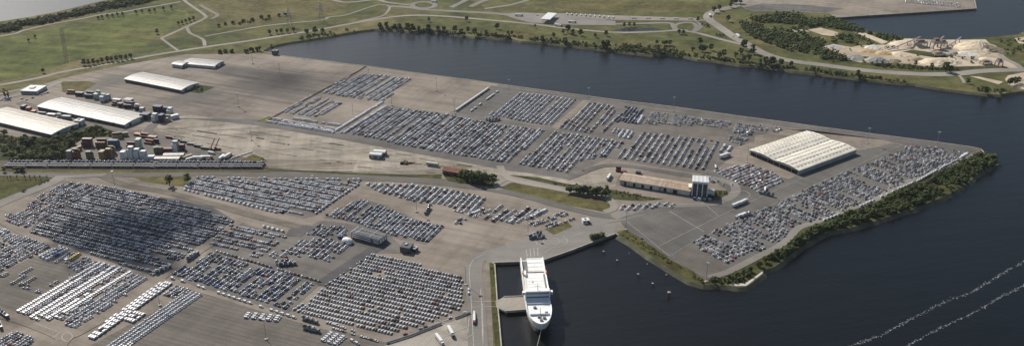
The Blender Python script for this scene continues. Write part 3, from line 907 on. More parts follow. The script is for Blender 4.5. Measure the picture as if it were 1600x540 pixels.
# scattered short lines
for A, B in (((27, 433), (51, 419)), ((17, 445), (41, 430)), ((30, 447), (37, 442)), ((37, 445), (56, 433)), ((36, 451), (46, 445)), ((41, 453), (46, 450)), ((56, 458), (63, 453)), ((59, 459), (64, 456)),
             ((77, 448), (92, 439)), ((0, 432), (15, 425)), ((3, 433), (14, 427))):
    lines('on the open left yard', A, B, (0,), ('car',), ([('beige', 5), ('silver', 5), ('light grey', 4)],), (.97,), 2.6)
lines('left of the yellow line', (61, 403), (97, 386), (0, 5.5, 11), ('van',), ([('white', 6), ('blue', 1), ('silver', 2)],), (.97,), 2.8)
lines('next left of the yellow line', (86, 411), (112, 394), (0, 4.8), ('car',), (PALEMIX,), (.95, (.95, .3, 1)), 2.5)
lines('in the pale yellow line', (103, 411), (126, 397), (0,), ('van',), ([('yellow', 4), ('beige', 1)],), (.97,), 2.8)
lines('right of the yellow line', (107, 418), (136, 402), (0, 4.8), ('car',), (PALEMIX,), (.97, .55), 2.5)
lines('second right of the yellow line', (113, 423), (147, 407), (0, 5.0), ('car',), (PALEMIX,), (.8, .95), 2.5)
# --- left lots
lot('in the far-left lot', [(-40, 392), (-10, 372), (0, 366), (22, 366), (50, 374), (80, 385), (56, 398), (0, 424), (-40, 444)], 'v', 2.5, 10.6, (0, 4.9), fill=.95, pal=PALEMIX, cl=.3)
lines('at the left edge', (0, 359), (14, 363), (0, 5), ('van',), (ALLWHITE,), (1,), 3, 'side')
lot('in the bottom-left corner', [(0, 527), (20, 520), (34, 517), (36, 520), (52, 530), (46, 540), (0, 558)], 'v', 2.5, 8.2, (0, 4.7), fill=.93, pal=REDMIX)
lot('in the dark block', [(47, 362), (100, 325), (165, 294), (176, 292), (250, 309), (320, 327), (365, 346), (330, 372), (300, 393), (262, 418), (240, 430)], 'u', 2.45, 16.2, (0, 4.7, 9.5), fill=.97, pal=DARKMIX, cl=.12, runs=.08, jit=.15)
lot('in the pale upper-left lot', [(40, 357), (11, 345), (72, 300), (82, 294), (111, 286), (139, 289), (166, 292), (160, 298), (98, 326)], 'v', 2.5, 10.0, (0, 4.8), fill=.9, pal=REDMIX, cl=.55, runs=.25)
lines('at the dark block corner', (8, 338), (19, 334), (0, 4.8), ('car',), (PALEMIX,), (.9,), 2.5)
lot('in the fenced upper lot', [(289, 293), (303, 280), (564, 284), (530, 309), (492, 331), (475, 337), (434, 331), (320, 303)], 'u', 2.6, 12.0, (0, 4.5), fill=.96, pal=PALEMIX, cl=.12, runs=.08, vanshare=.1)
lines('along the upper lot fence', (303, 278.2), (566, 281.8), (0,), ('van',), (ALLWHITE,), (.8,), 6.2, 'along')
lines('along the upper lot bottom edge', (289, 297), (434, 333), (0,), ('van',), (WHITES,), (.85,), 6.2, 'along')
lines('along the upper lot right edge', (493, 334), (562, 287), (0,), ('van',), (WHITES,), (.93,), 6.2, 'along')
lot('in the lot behind the office', [(509, 337), (562, 312), (598, 322), (640, 342), (691, 354), (665, 380), (620, 370), (595, 361), (548, 345)], 'v', 2.5, 10.2, (0, 4.8), fill=.93, pal=MIX, cl=.25, runs=.12)
lot('in the white diagonal rows', [(567, 287), (640, 289), (700, 296), (760, 309), (736, 334), (718, 329), (690, 319), (645, 313), (600, 303)], 'v', 2.55, 7.0, (0,), fill=.97, pal=PALEMIX, cl=.15, vanshare=.25)
lines('below the white diagonal rows', (610, 305), (725, 333), (0,), ('car',), (PALEMIX,), (.5,), 4.5, 'along')
for k, (A, B) in enumerate((((733, 337), (757, 327)), ((741, 339), (768, 328)), ((757, 343), (785, 321)), ((770, 346), (793, 329)), ((779, 347), (806, 328)), ((790, 348), (818, 329)), ((798, 348), (827, 325)), ((808, 348), (838, 327)),
                            ((822, 343), (847, 327)), ((828, 342), (855, 328)))):
    lines('in the ragged rows by the quay road', A, B, (0,), ('car' if k % 3 else 'van',), (PALEMIX,), (.93,), 2.6)
lines('near the roundabout', (827, 351), (885, 331), (0, 5), ('car',), (DARKMIX,), (.8, .6), 2.6)
lines('by the small lawn', (852, 354), (893, 339), (0, 5), ('car',), (DARKMIX, REDMIX), ((.8, 0, .5), (.7, 0, 1)), 2.6)
lines('on the open yard', (711, 350), (722, 341), (0, 5), ('car',), (MIX,), (1, .6), 2.6)
lot('right of the dark block', [(362, 347), (448, 370), (404, 402), (327, 381)], 'u', 2.5, 13.2, (0, 4.9), fill=.95, pal=MIX, cl=.15, runs=.08)
lines('above the lot right of the dark block', (412, 355), (446, 363), (0,), ('van',), (WHITES,), (.9,), 6, 'along')
lot('in the loose lot by the office', [(416, 404), (455, 376), (515, 373), (546, 386), (515, 409), (480, 400), (442, 402)], 'v', 2.5, 11.0, (0, 4.9), fill=.85, pal=MIX, cl=.4, runs=.2)
lot('behind the loose lot', [(480, 367), (500, 351), (544, 356), (540, 368), (500, 372)], 'v', 2.5, 9.0, (0, 4.7), fill=.85, pal=DARKMIX, cl=.4)
lot('in the blue-grey lot', [(264, 428), (300, 412), (326, 394), (345, 399), (360, 405), (377, 408), (407, 418), (435, 425), (495, 444), (445, 485), (409, 470), (356, 455), (307, 440), (290, 436)], 'v', 2.45, 10.6, (0, 4.5),
    fill=.95, pal=BLUEMIX, cl=.22, runs=.12)
lines('above the blue-grey lot', (336, 392), (502, 441), (0,), ('car',), (MIX,), (.92,), 4.9, 'along')
lines('at the left foot of the blue-grey lot', (264, 433.5), (298, 443.5), (0,), ('van',), (WHITES,), (.97,), 6.3, 'along')
lines('below the blue-grey lot', (305, 446), (464, 498), (0,), ('van',), (WHITES,), (.85,), 6.3, 'along')
lot('in the big block beside the ship', [(579, 397), (600, 398), (623, 406), (722, 430), (723, 480), (707, 489), (676, 501), (640, 513), (606, 523), (592, 522), (564, 514), (518, 506), (469, 490), (482, 478), (482, 467), (502, 451), (538, 430)],
    'u', 3.0, 6.3, (0,), fill=.985, pal=[('white', 40), ('silver', 34), ('light grey', 10), ('grey', 5), ('black', 3), ('dark red', 2)], holes=([(578, 424), (600, 424), (604, 432), (584, 433)],), jit=.1)
lines('up the left side of the big block', (508, 448), (566, 408), (0,), ('car',), (BLUEMIX,), (.75,), 5.0, 'along')
lines('left of the big block', (456, 486), (475, 474), (0, 5), ('car',), (WHITES,), (.8, .5), 4.6, 'along')
lines('below the big block', (518, 512.5), (592, 534), (0,), ('car',), (PALEMIX,), (.85,), 4.8, 'along')
lines('just below the big block', (523, 508), (555, 518), (0,), ('car',), (PALEMIX,), (.9,), 4.8, 'along')
lines('along the concrete yard fence', (627, 524), (730, 487), (0,), ('car',), (MIX,), (.62,), 5.0, 'along')
lines('along the quay road', (733.5, 474), (732, 450), (0,), ('van',), (ALLWHITE,), (.9,), 6, 'along')
# --- terminal beyond the railway
lot('in the far small lot', [(503, 145), (545, 121), (557, 116), (600, 118), (643, 124), (600, 158), (564, 156), (523, 149)], 'v', 2.5, 12.6, (0, 4.4), fill=.96, pal=PALEMIX, cl=.15, runs=.08, vanshare=.12)
lot('in the far left lot', [(440, 176), (487, 150), (536, 161), (498, 183), (480, 183)], 'v', 2.5, 13.0, (0, 4.4), fill=.9, pal=PALEMIX, cl=.3, runs=.15)
lines('in the front white line', (414, 190), (521, 207.5), (0,), ('van',), (ALLWHITE,), (.97,), 3.0, 'side')
lines('in the second white line', (424, 186), (524, 203), (0, 6), ('van',), (ALLWHITE,), ((.9, 0, 1), (.9, .2, 1)), 3.0, 'side')
lines('in the third white line', (457, 185.5), (532, 196.5), (0,), ('van',), (ALLWHITE,), (.9,), 3.0, 'side')
lines('in the far diagonal line', (520, 208.5), (599, 160), (0, 14), ('van',), (ALLWHITE,), (.97, (.9, .05, .9)), (3.0, 3.2), 'side')
lot('in the great lot', [(533, 208), (552, 197), (603, 168), (640, 172), (701, 179), (751, 191), (818, 200), (850, 204), (795, 256), (759, 249), (640, 231), (592, 218), (556, 211)], 'v', 2.5, 12.0, (0, 4.4), fill=.97, pal=MIX, cl=.12, runs=.07, vanshare=.12)
lot('in the lot right of the great lot', [(812, 257), (865, 206), (925, 215), (975, 223), (950, 244), (905, 252), (885, 271), (860, 267)], 'v', 2.5, 12.0, (0, 4.4), fill=.96, pal=MIX, cl=.15, runs=.1, vanshare=.05)
lot('in the white quay lot', [(765, 180), (812, 146), (870, 151), (903, 157), (862, 195), (834, 194), (800, 186)], 'v', 2.5, 6.4, (0,), fill=.98, pal=[('white', 50), ('silver', 30), ('light grey', 20), ('grey', 10), ('black', 6)], runs=.03)
lot('in the lot by the gravel strip', [(873, 202), (916, 160), (957, 165), (962, 178), (926, 209)], 'v', 2.5, 7.0, (0,), fill=.94, pal=REDMIX, cl=.2, runs=.1)
lines('beside the navy block', (940, 209), (962, 186), (0,), ('car',), (REDMIX,), (.9,), 2.5)
lot('in the navy block', [(971, 192), (978, 167), (1008, 171), (996, 194)], 'v', 2.5, 4.9, (0,), fill=.95, pal=NAVY, runs=.08)
lines('left of the navy block', (958, 191), (972, 179), (0, 5), ('car',), (NAVY,), (.8,), 2.5)
lines('right of the navy block', (997, 194), (1005, 182), (0,), ('van',), (ALLWHITE,), (1,), 3)
lines('below the navy block', (967, 215), (975, 204), (0, 7, 13), ('van',), ([('grey', 1), ('white', 3)],), (.9,), 3)
lines('below the navy block', (958, 208), (963, 201), (0, 5), ('car',), (MIX,), (.9,), 2.5)
lot('in the strip along the quay', [(1007, 192), (1018, 174), (1080, 181), (1143, 191), (1138, 200), (1064, 195), (1062, 199)], 'u', 2.5, 7.2, (0, ), fill=.9, pal=MIX, cl=.3, holes=([(1045, 177), (1052, 178), (1050, 192), (1042, 191)],))
lot('in the patch beside the striped roof', [(1135, 221), (1149, 191), (1168, 194), (1229, 201), (1213, 208), (1192, 205), (1176, 203), (1175, 211), (1160, 227)], 'u', 2.5, 5.6, (0,), fill=.85, pal=BLUEMIX, cl=.35, runs=.15)
lot('in the fifteen-row lot', [(965, 248), (999, 206), (1124, 222), (1101, 267), (1024, 256)], 'v', 2.5, 8.0, (0,), fill=.97, pal=MIX, cl=.1, runs=.06, vanshare=.1)
lines('right of the fifteen-row lot', (1126, 238), (1134, 227), (0, 8), ('van',), ([('white', 2), ('grey', 1)],), (.95,), 3)
lot('in the sloping lot by the wharf tower', [(1117, 269), (1140, 261), (1168, 256), (1200, 267), (1230, 280), (1183, 301), (1165, 292), (1135, 279)], 'v', 2.5, 11.0, (0, 4.7), fill=.93, pal=REDMIX, az=AP, cl=.15, runs=.1)
lines('behind the wharf tower', (1108, 277), (1122, 284), (0, 6), ('car',), (MIX,), (.9,), 2.6, 'side')
lines('behind the wharf tower', (1126, 289), (1146, 289), (0,), ('car',), (MIX,), (.7,), 3.5, 'side')
lot('on the pier', [(1079, 380), (1118, 360), (1152, 340), (1190, 328), (1238, 305.5), (1280, 287), (1372, 250), (1419, 229), (1444, 228), (1480, 233), (1513, 240), (1499, 248), (1452, 270), (1419, 282), (1363, 309), (1336, 322), (1308, 331),
     (1286, 341), (1274, 343), (1238, 355), (1221, 375), (1196, 388), (1160, 400), (1138, 412), (1121, 409), (1099, 392)], 'u', 2.6, 6.3, (0,), fill=.82, pal=PIERMIX, az=AP, cl=.2, runs=.12, jit=.35)
lines('along the pier road', (1433, 284), (1496, 250), (0,), ('van',), (ALLWHITE,), (.8,), 5.6, 'along')
lines('along the pier road', (1340, 325), (1428, 285.5), (0,), ('van',), (WHITES,), (.85,), 5.6, 'along')
lines('along the pier road', (1285, 345.5), (1313, 335), (0,), ('van',), (ALLWHITE,), (1,), 5.6, 'along')
lines('at the pier end', (1500, 248), (1513, 240), (0,), ('van',), (ALLWHITE,), (1,), 3.0, 'side')
for k, x in enumerate((969, 981, 994, 1007, 1022, 1036)):
    lines('by the pier gate', (x, 328 - k * .8), (x + 8, 321 - k * .8), (0, 7), ('car',), (MIX if k % 2 else PALEMIX,), (.8,), 2.6, 'side', .3)
lines('at the left sheds', (0, 158), (12, 152), (0, 6), ('car',), (WHITES,), (.7,), 2.6)
lines('near the left office', (34, 155), (70, 143), (0, 10), ('car',), (PALEMIX,), (.5,), 5, 'along')
lines('on the far quay', (1415, -1), (1500, 7), (0, 14, 28), ('van',), (ALLWHITE,), (.8,), 3, 'side')
lines('near the toll canopy', (812, 25), (850, 25), (0, ), ('car',), (DARKMIX,), (.12,), 5, 'along')
lot('on the highway', [(1126, 45), (1150, 62), (1165, 66), (1133, 43)], 'v', 9, 30, fill=.3, pal=WHITES)

# the nearest 300 of each kind are objects of their own, the rest is one mass per kind
import builtins
def seen(f):
    px, py = PIX(f[1], f[2], 1)
    return -6 < px < 1606 and -4 < py < 546
FLEET = [f for f in FLEET if seen(f) or R.random() < .35]
def dist2(f):
    return f[1] ** 2 + f[2] ** 2
GL = {k: glass_mesh(k) for k in KINDS}
BODY = {}
SINGLE = {'car': 300, 'van': 300}
rest = []
ends = {}
for kind in KINDS:
    fl = sorted([f for f in FLEET if f[0] == kind], key=dist2)
    vis = [f for f in fl if seen(f)]
    ones = vis[:SINGLE[kind]]
    ids = set(map(id, ones))
    rest.append((kind, [f for f in fl if id(f) not in ids]))
    word = {'car': 'car', 'van': 'van'}[kind]
    for f in ones:
        c = f[4]
        if (kind, c) not in BODY:
            BODY[kind, c] = car_mesh(kind, c)
        if f[8] == 1:
            lab = '%s %s, %s from upper end, %s line %s' % (c, word, nth(f[7]), nth(f[6]), f[5])
        else:
            lab = ('%s %s, %s from left, %s row up %s' if f[8] == 0 else '%s %s, %s from below, %s row rightward %s') % (c, word, nth(f[7]), nth(f[6]), f[5])
        o = link('parked_' + kind, BODY[kind, c], None, (f[1], f[2], CAR_Z), f[3], lab, word, 'parked cars near the bottom of the terminal' if kind == 'car' else 'white vans drawn up in lines',
                 scale=(.9 if kind == 'car' else .84) * (1.0 + rv.uniform(-.04, .06)))
        link('windows', GL[kind], o)

def mass(name, kind, fl, label):
    vs, fs, gl = proto(kind)
    n = len(fl)
    k = len(vs)
    every = np.array([proto(kind, q)[0] for q in range(4)])
    X = np.array([f[1] for f in fl]); Y = np.array([f[2] for f in fl]); A = np.array([f[3] for f in fl])
    rs = np.random.RandomState(4)
    S = (.9 if kind == 'car' else .84) * (1 + rs.uniform(-.06, .08, n)); SZ = S * (1 + rs.uniform(-.04, .16, n))
    ZO = np.array([f[9] if len(f) > 9 else CAR_Z for f in fl])
    V = np.empty((n, k, 3))
    PV = every[rs.randint(0, 4, n)]
    c, s = np.cos(A)[:, None], np.sin(A)[:, None]
    lx, ly = PV[:, :, 0] * S[:, None], PV[:, :, 1] * S[:, None]
    V[:, :, 0] = lx * c - ly * s + X[:, None]
    V[:, :, 1] = lx * s + ly * c + Y[:, None]
    V[:, :, 2] = PV[:, :, 2] * SZ[:, None] + ZO[:, None]
    q = np.array(fs)
    I = (q[None] + (np.arange(n) * k)[:, None, None]).reshape(-1)
    me = bpy.data.meshes.new(name)
    me.vertices.add(n * k); me.vertices.foreach_set('co', V.reshape(-1))
    me.loops.add(len(I)); me.loops.foreach_set('vertex_index', I.astype(np.int32))
    nf = n * len(fs)
    me.polygons.add(nf)
    me.polygons.foreach_set('loop_start', np.arange(nf, dtype=np.int32) * 4)
    me.materials.append(PAINT_ANY); me.materials.append(GLASS)
    me.polygons.foreach_set('material_index', np.tile(np.array(gl, np.int32), n))
    at = me.attributes.new('paint', 'FLOAT_COLOR', 'FACE')
    C = np.ones((n, len(fs), 4), np.float32)
    C[:, :, :3] = (np.array([PAINT[f[4]] for f in fl]) * rs.uniform(.85, 1.1, (n, 1)))[:, None, :]
    at.data.foreach_set('color', C.reshape(-1))
    me.update(calc_edges=True)
    link(name, me, label=label, kind='stuff', cat=kind + 's')

# ------------------------------------------------------------------ buildings
def roof_mat(name, c, streak_dir='x', var=0.16, rough=0.5):
    m, t, p = nodes_of(name)
    oi = t.nodes.new('ShaderNodeObjectInfo')
    v = coords(t, None, (0.02, 0.5, 0.5) if streak_dir == 'x' else (0.5, 0.02, 0.5), obj=True)
    n = noise(t, v, 1.0, 4, 0.6)
    c1 = ramp(t, n, [(0.3, [x * (1 - var) for x in c]), (0.6, c), (0.8, [min(1, x * 1.08) for x in c])])
    mr = N(t, 'ShaderNodeMapRange'); mr.inputs[3].default_value = 0.86; mr.inputs[4].default_value = 1.06
    L(t, oi.outputs['Random'], mr.inputs[0])
    hv = N(t, 'ShaderNodeHueSaturation'); L(t, c1, hv.inputs['Color']); L(t, mr.outputs[0], hv.inputs['Value'])
    d = noise(t, coords(t, obj=True), 0.12, 5, 0.7)
    L(t, mixc(t, .45, hv.outputs[0], ramp(t, d, [(0.35, 0.6), (0.55, 1.0)]), 'MULTIPLY'), p.inputs['Base Color'])
    p.inputs['Roughness'].default_value = rough
    return m
SEAM = flat('roof seam', (0.30, 0.29, 0.27), .7)
ROOF_W = roof_mat('white sheet roof', (0.47, 0.45, 0.405), var=.25)
ROOF_W2 = roof_mat('weathered sheet roof', (0.36, 0.35, 0.325), var=.25)
ROOF_C = roof_mat('cream sheet roof', (0.47, 0.42, 0.33), var=.22)
ROOF_C2 = roof_mat('weathered cream roof', (0.36, 0.32, 0.25), var=.22)
ROOF_BIG = roof_mat('ivory sheet roof', (0.80, 0.75, 0.62), var=.07)
ROOF_R = roof_mat('rust stained roof', (0.42, 0.315, 0.22), 'y', var=.3, rough=.85)
ROOF_P = roof_mat('pinkish tin roof', (0.46, 0.36, 0.27), 'y', var=.25, rough=.85)
ROOF_T = roof_mat('red brown tiles', (0.24, 0.105, 0.065), 'y', var=.4, rough=.9)
WALLG = flat('grey cladding', (0.36, 0.37, 0.37), 0.6, scale=.1, var=.2)
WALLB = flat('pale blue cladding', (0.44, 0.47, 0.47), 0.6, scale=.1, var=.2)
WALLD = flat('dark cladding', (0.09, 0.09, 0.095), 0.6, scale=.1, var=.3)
WALLP = flat('stained white wall', (0.52, 0.49, 0.45), 0.8, scale=.15, var=.3)
BRICK = flat('old brick wall', (0.20, 0.11, 0.08), 0.9, scale=.3, var=.4)
FLATROOF = flat('bitumen roof', (0.085, 0.088, 0.09), 0.8, scale=.15, var=.3)
BLUEP = flat('blue sheet steel', (0.05, 0.11, 0.26), 0.5)
PINKW = flat('faded pink fascia', (0.40, 0.34, 0.33), 0.7)
SKYL = flat('roof light', (0.10, 0.10, 0.095), 0.3)
CREAM = flat('cream paint', (0.66, 0.62, 0.50), 0.6)

def frame_from(A, B, C, z, depth=None):
    """local frame of a building: near eave A-B on the photograph, C the far corner next to B"""
    a, b, c = G(*A, z), G(*B, z), G(*C, z)
    d = Vector((b.x - a.x, b.y - a.y))
    ln = d.length
    d.normalize()
    n = Vector((-d.y, d.x))
    w = depth or abs((c.x - b.x) * n.x + (c.y - b.y) * n.y)
    mid = Vector(((a.x + b.x) / 2, (a.y + b.y) / 2)) + n * w / 2
    return mid, math.atan2(d.y, d.x), ln, w

def shed(name, label, A, B, C, eave, rise, roof, wall, humps=1, nx=6, ny=8, profile='arc', depth=None, doors=(), skylights=None, endmat=None, base_wall=None, over=.6):
    mid, rz, ln, w = frame_from(A, B, C, eave, depth)
    t = thing(name, label, 'warehouse', (mid.x, mid.y, Z5), rz)
    hx, hy = ln / 2, w / 2
    hw = w / humps
    def prof(y):
        q = ((y + hy) % hw) / hw if abs(y - hy) > 1e-6 else 1.0
        if profile == 'arc':
            return eave + rise * (1 - (2 * q - 1) ** 2)
        return eave + rise * (1 - abs(2 * q - 1))
    z0 = 0
    b = MB()
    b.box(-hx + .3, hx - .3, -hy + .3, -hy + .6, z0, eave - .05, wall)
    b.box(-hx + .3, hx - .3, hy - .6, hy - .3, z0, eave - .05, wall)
    b.obj('wall', t)
    for sx in (-1, 1):
        e = MB()
        ys = [-hy + .62 + (w - 1.24) * k / (16 * humps) for k in range(16 * humps + 1)]
        for y0, y1 in zip(ys, ys[1:]):
            x0, x1 = sx * (hx - .6), sx * (hx - .3)
            if sx < 0:
                x0, x1 = x1, x0
            x0, x1 = min(x0, x1), max(x0, x1)
            e.hexa([(x0, y0, z0), (x1, y0, z0), (x1, y1, z0), (x0, y1, z0)],
                   [(x0, y0, prof(y0) - .1), (x1, y0, prof(y0) - .1), (x1, y1, prof(y1) - .1), (x0, y1, prof(y1) - .1)], endmat or wall)
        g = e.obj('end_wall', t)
        d = MB()
        for k in range(2):
            yc = -hy + w * (k + .5) / 2
            x0 = sx * (hx - .3)
            d.box(min(x0, x0 + sx * .08), max(x0, x0 + sx * .08), yc - 2.5, yc + 2.5, z0, min(5, eave - .6), WALLD)
        d.obj('door', g)
    for i in range(nx):
        for j in range(ny * humps):
            x0, x1 = -hx - over + (ln + 2 * over) * i / nx, -hx - over + (ln + 2 * over) * (i + 1) / nx
            y0, y1 = -hy - .0 + w * j / (ny * humps), -hy + w * (j + 1) / (ny * humps)
            x0 += .06; x1 -= .06
            m = MB()
            lift = .05 * ((i + j) % 2)
            sub = 2 if profile == 'arc' else 1
            rm = {ROOF_W: ROOF_W2, ROOF_C: ROOF_C2}.get(roof, roof) if j % 2 else roof
            for q in range(sub):
                ya, yb = y0 + (y1 - y0) * q / sub, y0 + (y1 - y0) * (q + 1) / sub
                ea, eb = (prof(ya + 1e-4) if q == 0 else prof(ya)), prof(yb - 1e-4)
                oa = -over if (j == 0 and q == 0) else 0
                ob = over if (j == ny * humps - 1 and q == sub - 1) else 0
                m.face([(x0, ya + oa, ea + lift), (x1, ya + oa, ea + lift), (x1, yb + ob, eb + lift), (x0, yb + ob, eb + lift)], rm)
                if oa:
                    m.face([(x0, ya + oa, ea - .5), (x1, ya + oa, ea - .5), (x1, ya + oa, ea + lift), (x0, ya + oa, ea + lift)], roof)
            # standing seams
            s0 = (y0 + y1) / 2
            m.beam((x0, y0 + .02, prof(y0 + .02) + lift + .08), (x1, y0 + .02, prof(y0 + .02) + lift + .08), .34, .2, SEAM)
            m.obj('roof_panel', t)
    if skylights:
        rows, n = skylights
        for r in range(rows):
            y = -hy + w * (r + .65) / rows
            zz = prof(y)
            sl = (prof(y + .3) - prof(y - .3)) / .6
            for k in range(n):
                xc = -hx + ln * (k + .8 + .0) / (n + .6)
                s = MB()
                l2, w2 = ln / n * .27, .36
                s.hexa([(xc - l2, y - w2, zz - sl * w2 + .02), (xc + l2, y - w2, zz - sl * w2 + .02), (xc + l2, y + w2, zz + sl * w2 + .02), (xc - l2, y + w2, zz + sl * w2 + .02)],
                       [(xc - l2, y - w2, zz - sl * w2 + .22), (xc + l2, y - w2, zz - sl * w2 + .22), (xc + l2, y + w2, zz + sl * w2 + .22), (xc - l2, y + w2, zz + sl * w2 + .22)], SKYL)
                s.obj('roof_light', t)
    for (f0, f1, h) in doors:
        d = MB()
        d.box(-hx + ln * f0, -hx + ln * f1, -hy + .1, -hy + .3, z0, h, DARK)
        d.obj('door', t)
    return t, ln, w

# big striped warehouse on the pier
big, bl, bw = shed('striped_warehouse', 'big ivory warehouse with rows of dark roof lights beside the dock', (1248.5, 266.5), (1338.5, 233.5), (1264, 203.5), 6.2, 1.9, ROOF_BIG, WALLG, humps=2, nx=4, ny=5,
                   skylights=(9, 16), endmat=WALLG, doors=())
for z, dz, pr in ((5.2, .7, .75), (3.9, .6, .5), (2.2, .5, .35)):
    d = MB()
    d.box(-bl / 2 + .3, bl / 2 - .3, -bw / 2 - pr, -bw / 2 - .02 + .3, z, z + dz, WHITE if z > 5 else (PINKW if z > 3 else WALLG))
    d.obj('fascia', big)
for k in range(8):
    d = MB()
    y0 = -bw / 2 + 2 + (bw - 4) * k / 8
    d.box(-bl / 2 + .15, -bl / 2 + .28, y0, y0 + (bw - 4) / 8 - .8, 0, 4.6, DARK)
    d.obj('opening', big)
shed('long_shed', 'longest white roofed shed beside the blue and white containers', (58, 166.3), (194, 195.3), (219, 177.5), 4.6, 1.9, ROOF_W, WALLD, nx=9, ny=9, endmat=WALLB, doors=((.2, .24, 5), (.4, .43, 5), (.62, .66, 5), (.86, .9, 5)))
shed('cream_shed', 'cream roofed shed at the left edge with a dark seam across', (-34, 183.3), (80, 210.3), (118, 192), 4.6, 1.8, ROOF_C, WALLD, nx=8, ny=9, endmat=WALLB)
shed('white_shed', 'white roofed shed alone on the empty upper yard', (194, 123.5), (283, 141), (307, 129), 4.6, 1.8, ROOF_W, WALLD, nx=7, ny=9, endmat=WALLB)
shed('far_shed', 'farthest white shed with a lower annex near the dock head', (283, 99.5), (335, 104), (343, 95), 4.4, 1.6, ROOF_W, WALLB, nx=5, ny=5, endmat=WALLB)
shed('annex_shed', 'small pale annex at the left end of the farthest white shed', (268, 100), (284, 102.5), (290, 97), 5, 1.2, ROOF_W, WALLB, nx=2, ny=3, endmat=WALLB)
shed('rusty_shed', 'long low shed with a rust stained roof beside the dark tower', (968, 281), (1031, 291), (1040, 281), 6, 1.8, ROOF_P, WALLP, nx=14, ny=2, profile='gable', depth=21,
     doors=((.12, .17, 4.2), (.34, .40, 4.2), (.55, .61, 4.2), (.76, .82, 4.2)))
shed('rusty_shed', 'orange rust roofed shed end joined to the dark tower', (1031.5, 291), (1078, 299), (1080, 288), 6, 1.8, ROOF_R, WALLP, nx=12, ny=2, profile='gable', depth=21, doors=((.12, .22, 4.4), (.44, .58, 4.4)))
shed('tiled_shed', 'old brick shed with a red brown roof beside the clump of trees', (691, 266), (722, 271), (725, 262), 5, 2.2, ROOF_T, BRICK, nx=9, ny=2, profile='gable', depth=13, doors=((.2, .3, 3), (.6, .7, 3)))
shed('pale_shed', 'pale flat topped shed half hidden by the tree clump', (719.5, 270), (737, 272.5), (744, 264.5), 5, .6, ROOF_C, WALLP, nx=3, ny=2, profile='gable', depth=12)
shed('long_white_store', 'white trailer-long store behind the cream one by the containers', (255, 242.5), (286, 242), (290, 238), 4, .8, ROOF_W, WALLG, nx=4, ny=2, depth=7)
shed('long_cream_store', 'cream long store nearest the train beside white containers', (241, 248), (279, 248), (281, 244), 4, .8, ROOF_C, WALLG, nx=4, ny=2, depth=8)

# wharf tower with three dark bays
mid, rz, ln, w = frame_from((1080, 306.5), (1105, 308.5), (1110, 296), 0, 17)
t = thing('wharf_tower', 'tall white building with three dark bays and a white roof', 'building', (mid.x, mid.y, Z5), rz)
TWH = 18.5
hx, hy = ln / 2, w / 2
b = MB(); b.box(-hx + .9, hx - .9, -hy + .9, hy - .3, 0, TWH - .3, WALLD); b.obj('core', t)
for k in range(4):
    b = MB(); x = -hx + (ln - 1.1) * k / 3
    b.box(x, x + 1.1, -hy, -hy + 1.4, 0, TWH - 2.6, WHITE); b.obj('column', t)
b = MB(); b.box(hx - .85, hx, -hy + 1.45, hy, 0, TWH - 2.6, WHITE); b.obj('side_wall', t)
b = MB(); b.box(-hx, -hx + .85, -hy + 1.45, hy, 0, TWH - 2.6, WHITE); b.obj('side_wall', t)
b = MB(); b.box(-hx - .1, hx + .1, -hy - .1, hy + .1, TWH - 2.55, TWH, WHITE); rf_ = b.obj('roof', t)
for k in range(12):
    b = MB(); x, y = -hx + ln * (k % 4 + .5) / 4, -hy + w * (k // 4 + .5) / 3
    b.box(x - .8, x + .8, y - .8, y + .8, TWH + .02, TWH + .5, WHITE); b.obj('roof_vent', rf_)
b = MB(); b.box(hx * .75, hx * .82, hy * .5, hy * .56, TWH + .02, TWH + 7, STEEL); b.obj('mast', rf_)
for k in range(3):
    b = MB(); x = -hx + 1.2 + (ln - 1.1) * k / 3
    for z in (4, 8, 12):
        b.box(x + .2, x + ln / 3 - 1.6, -hy + .75, -hy + .9, z, z + .3, DARK)
    o_ = b.obj('bay_frame', t); o_['kind'] = 'stuff'
b = MB(); b.box(hx + .3, hx + 8, -2, 6, 0, 4.2, WHITE, ROOF_W); b.obj('annex', t)
b = MB(); b.box(-hx - 3.8, -hx - .2, -4, 6, 0, 9, CREAM); b.obj('stair_block', t)
for k in range(4):
    b = MB(); x = -hx + 2 + k * 5.5
    b.box(x, x + 3.5, -hy - 9, -hy - 6.6, 0, 2.6, (BLUEP, WHITE, GREYP, STEEL)[k])
    b.box(x + .3, x + .8, -hy - 9.08, -hy - 9.01, .3, 2.3, DARK)
    q = b.mesh('storage_box')
    o = link('storage_box', q, None, (mid.x, mid.y, Z5), rz, '%s site box in the shade before the dark tower' % ('blue', 'white', 'grey', 'steel')[k], 'container')

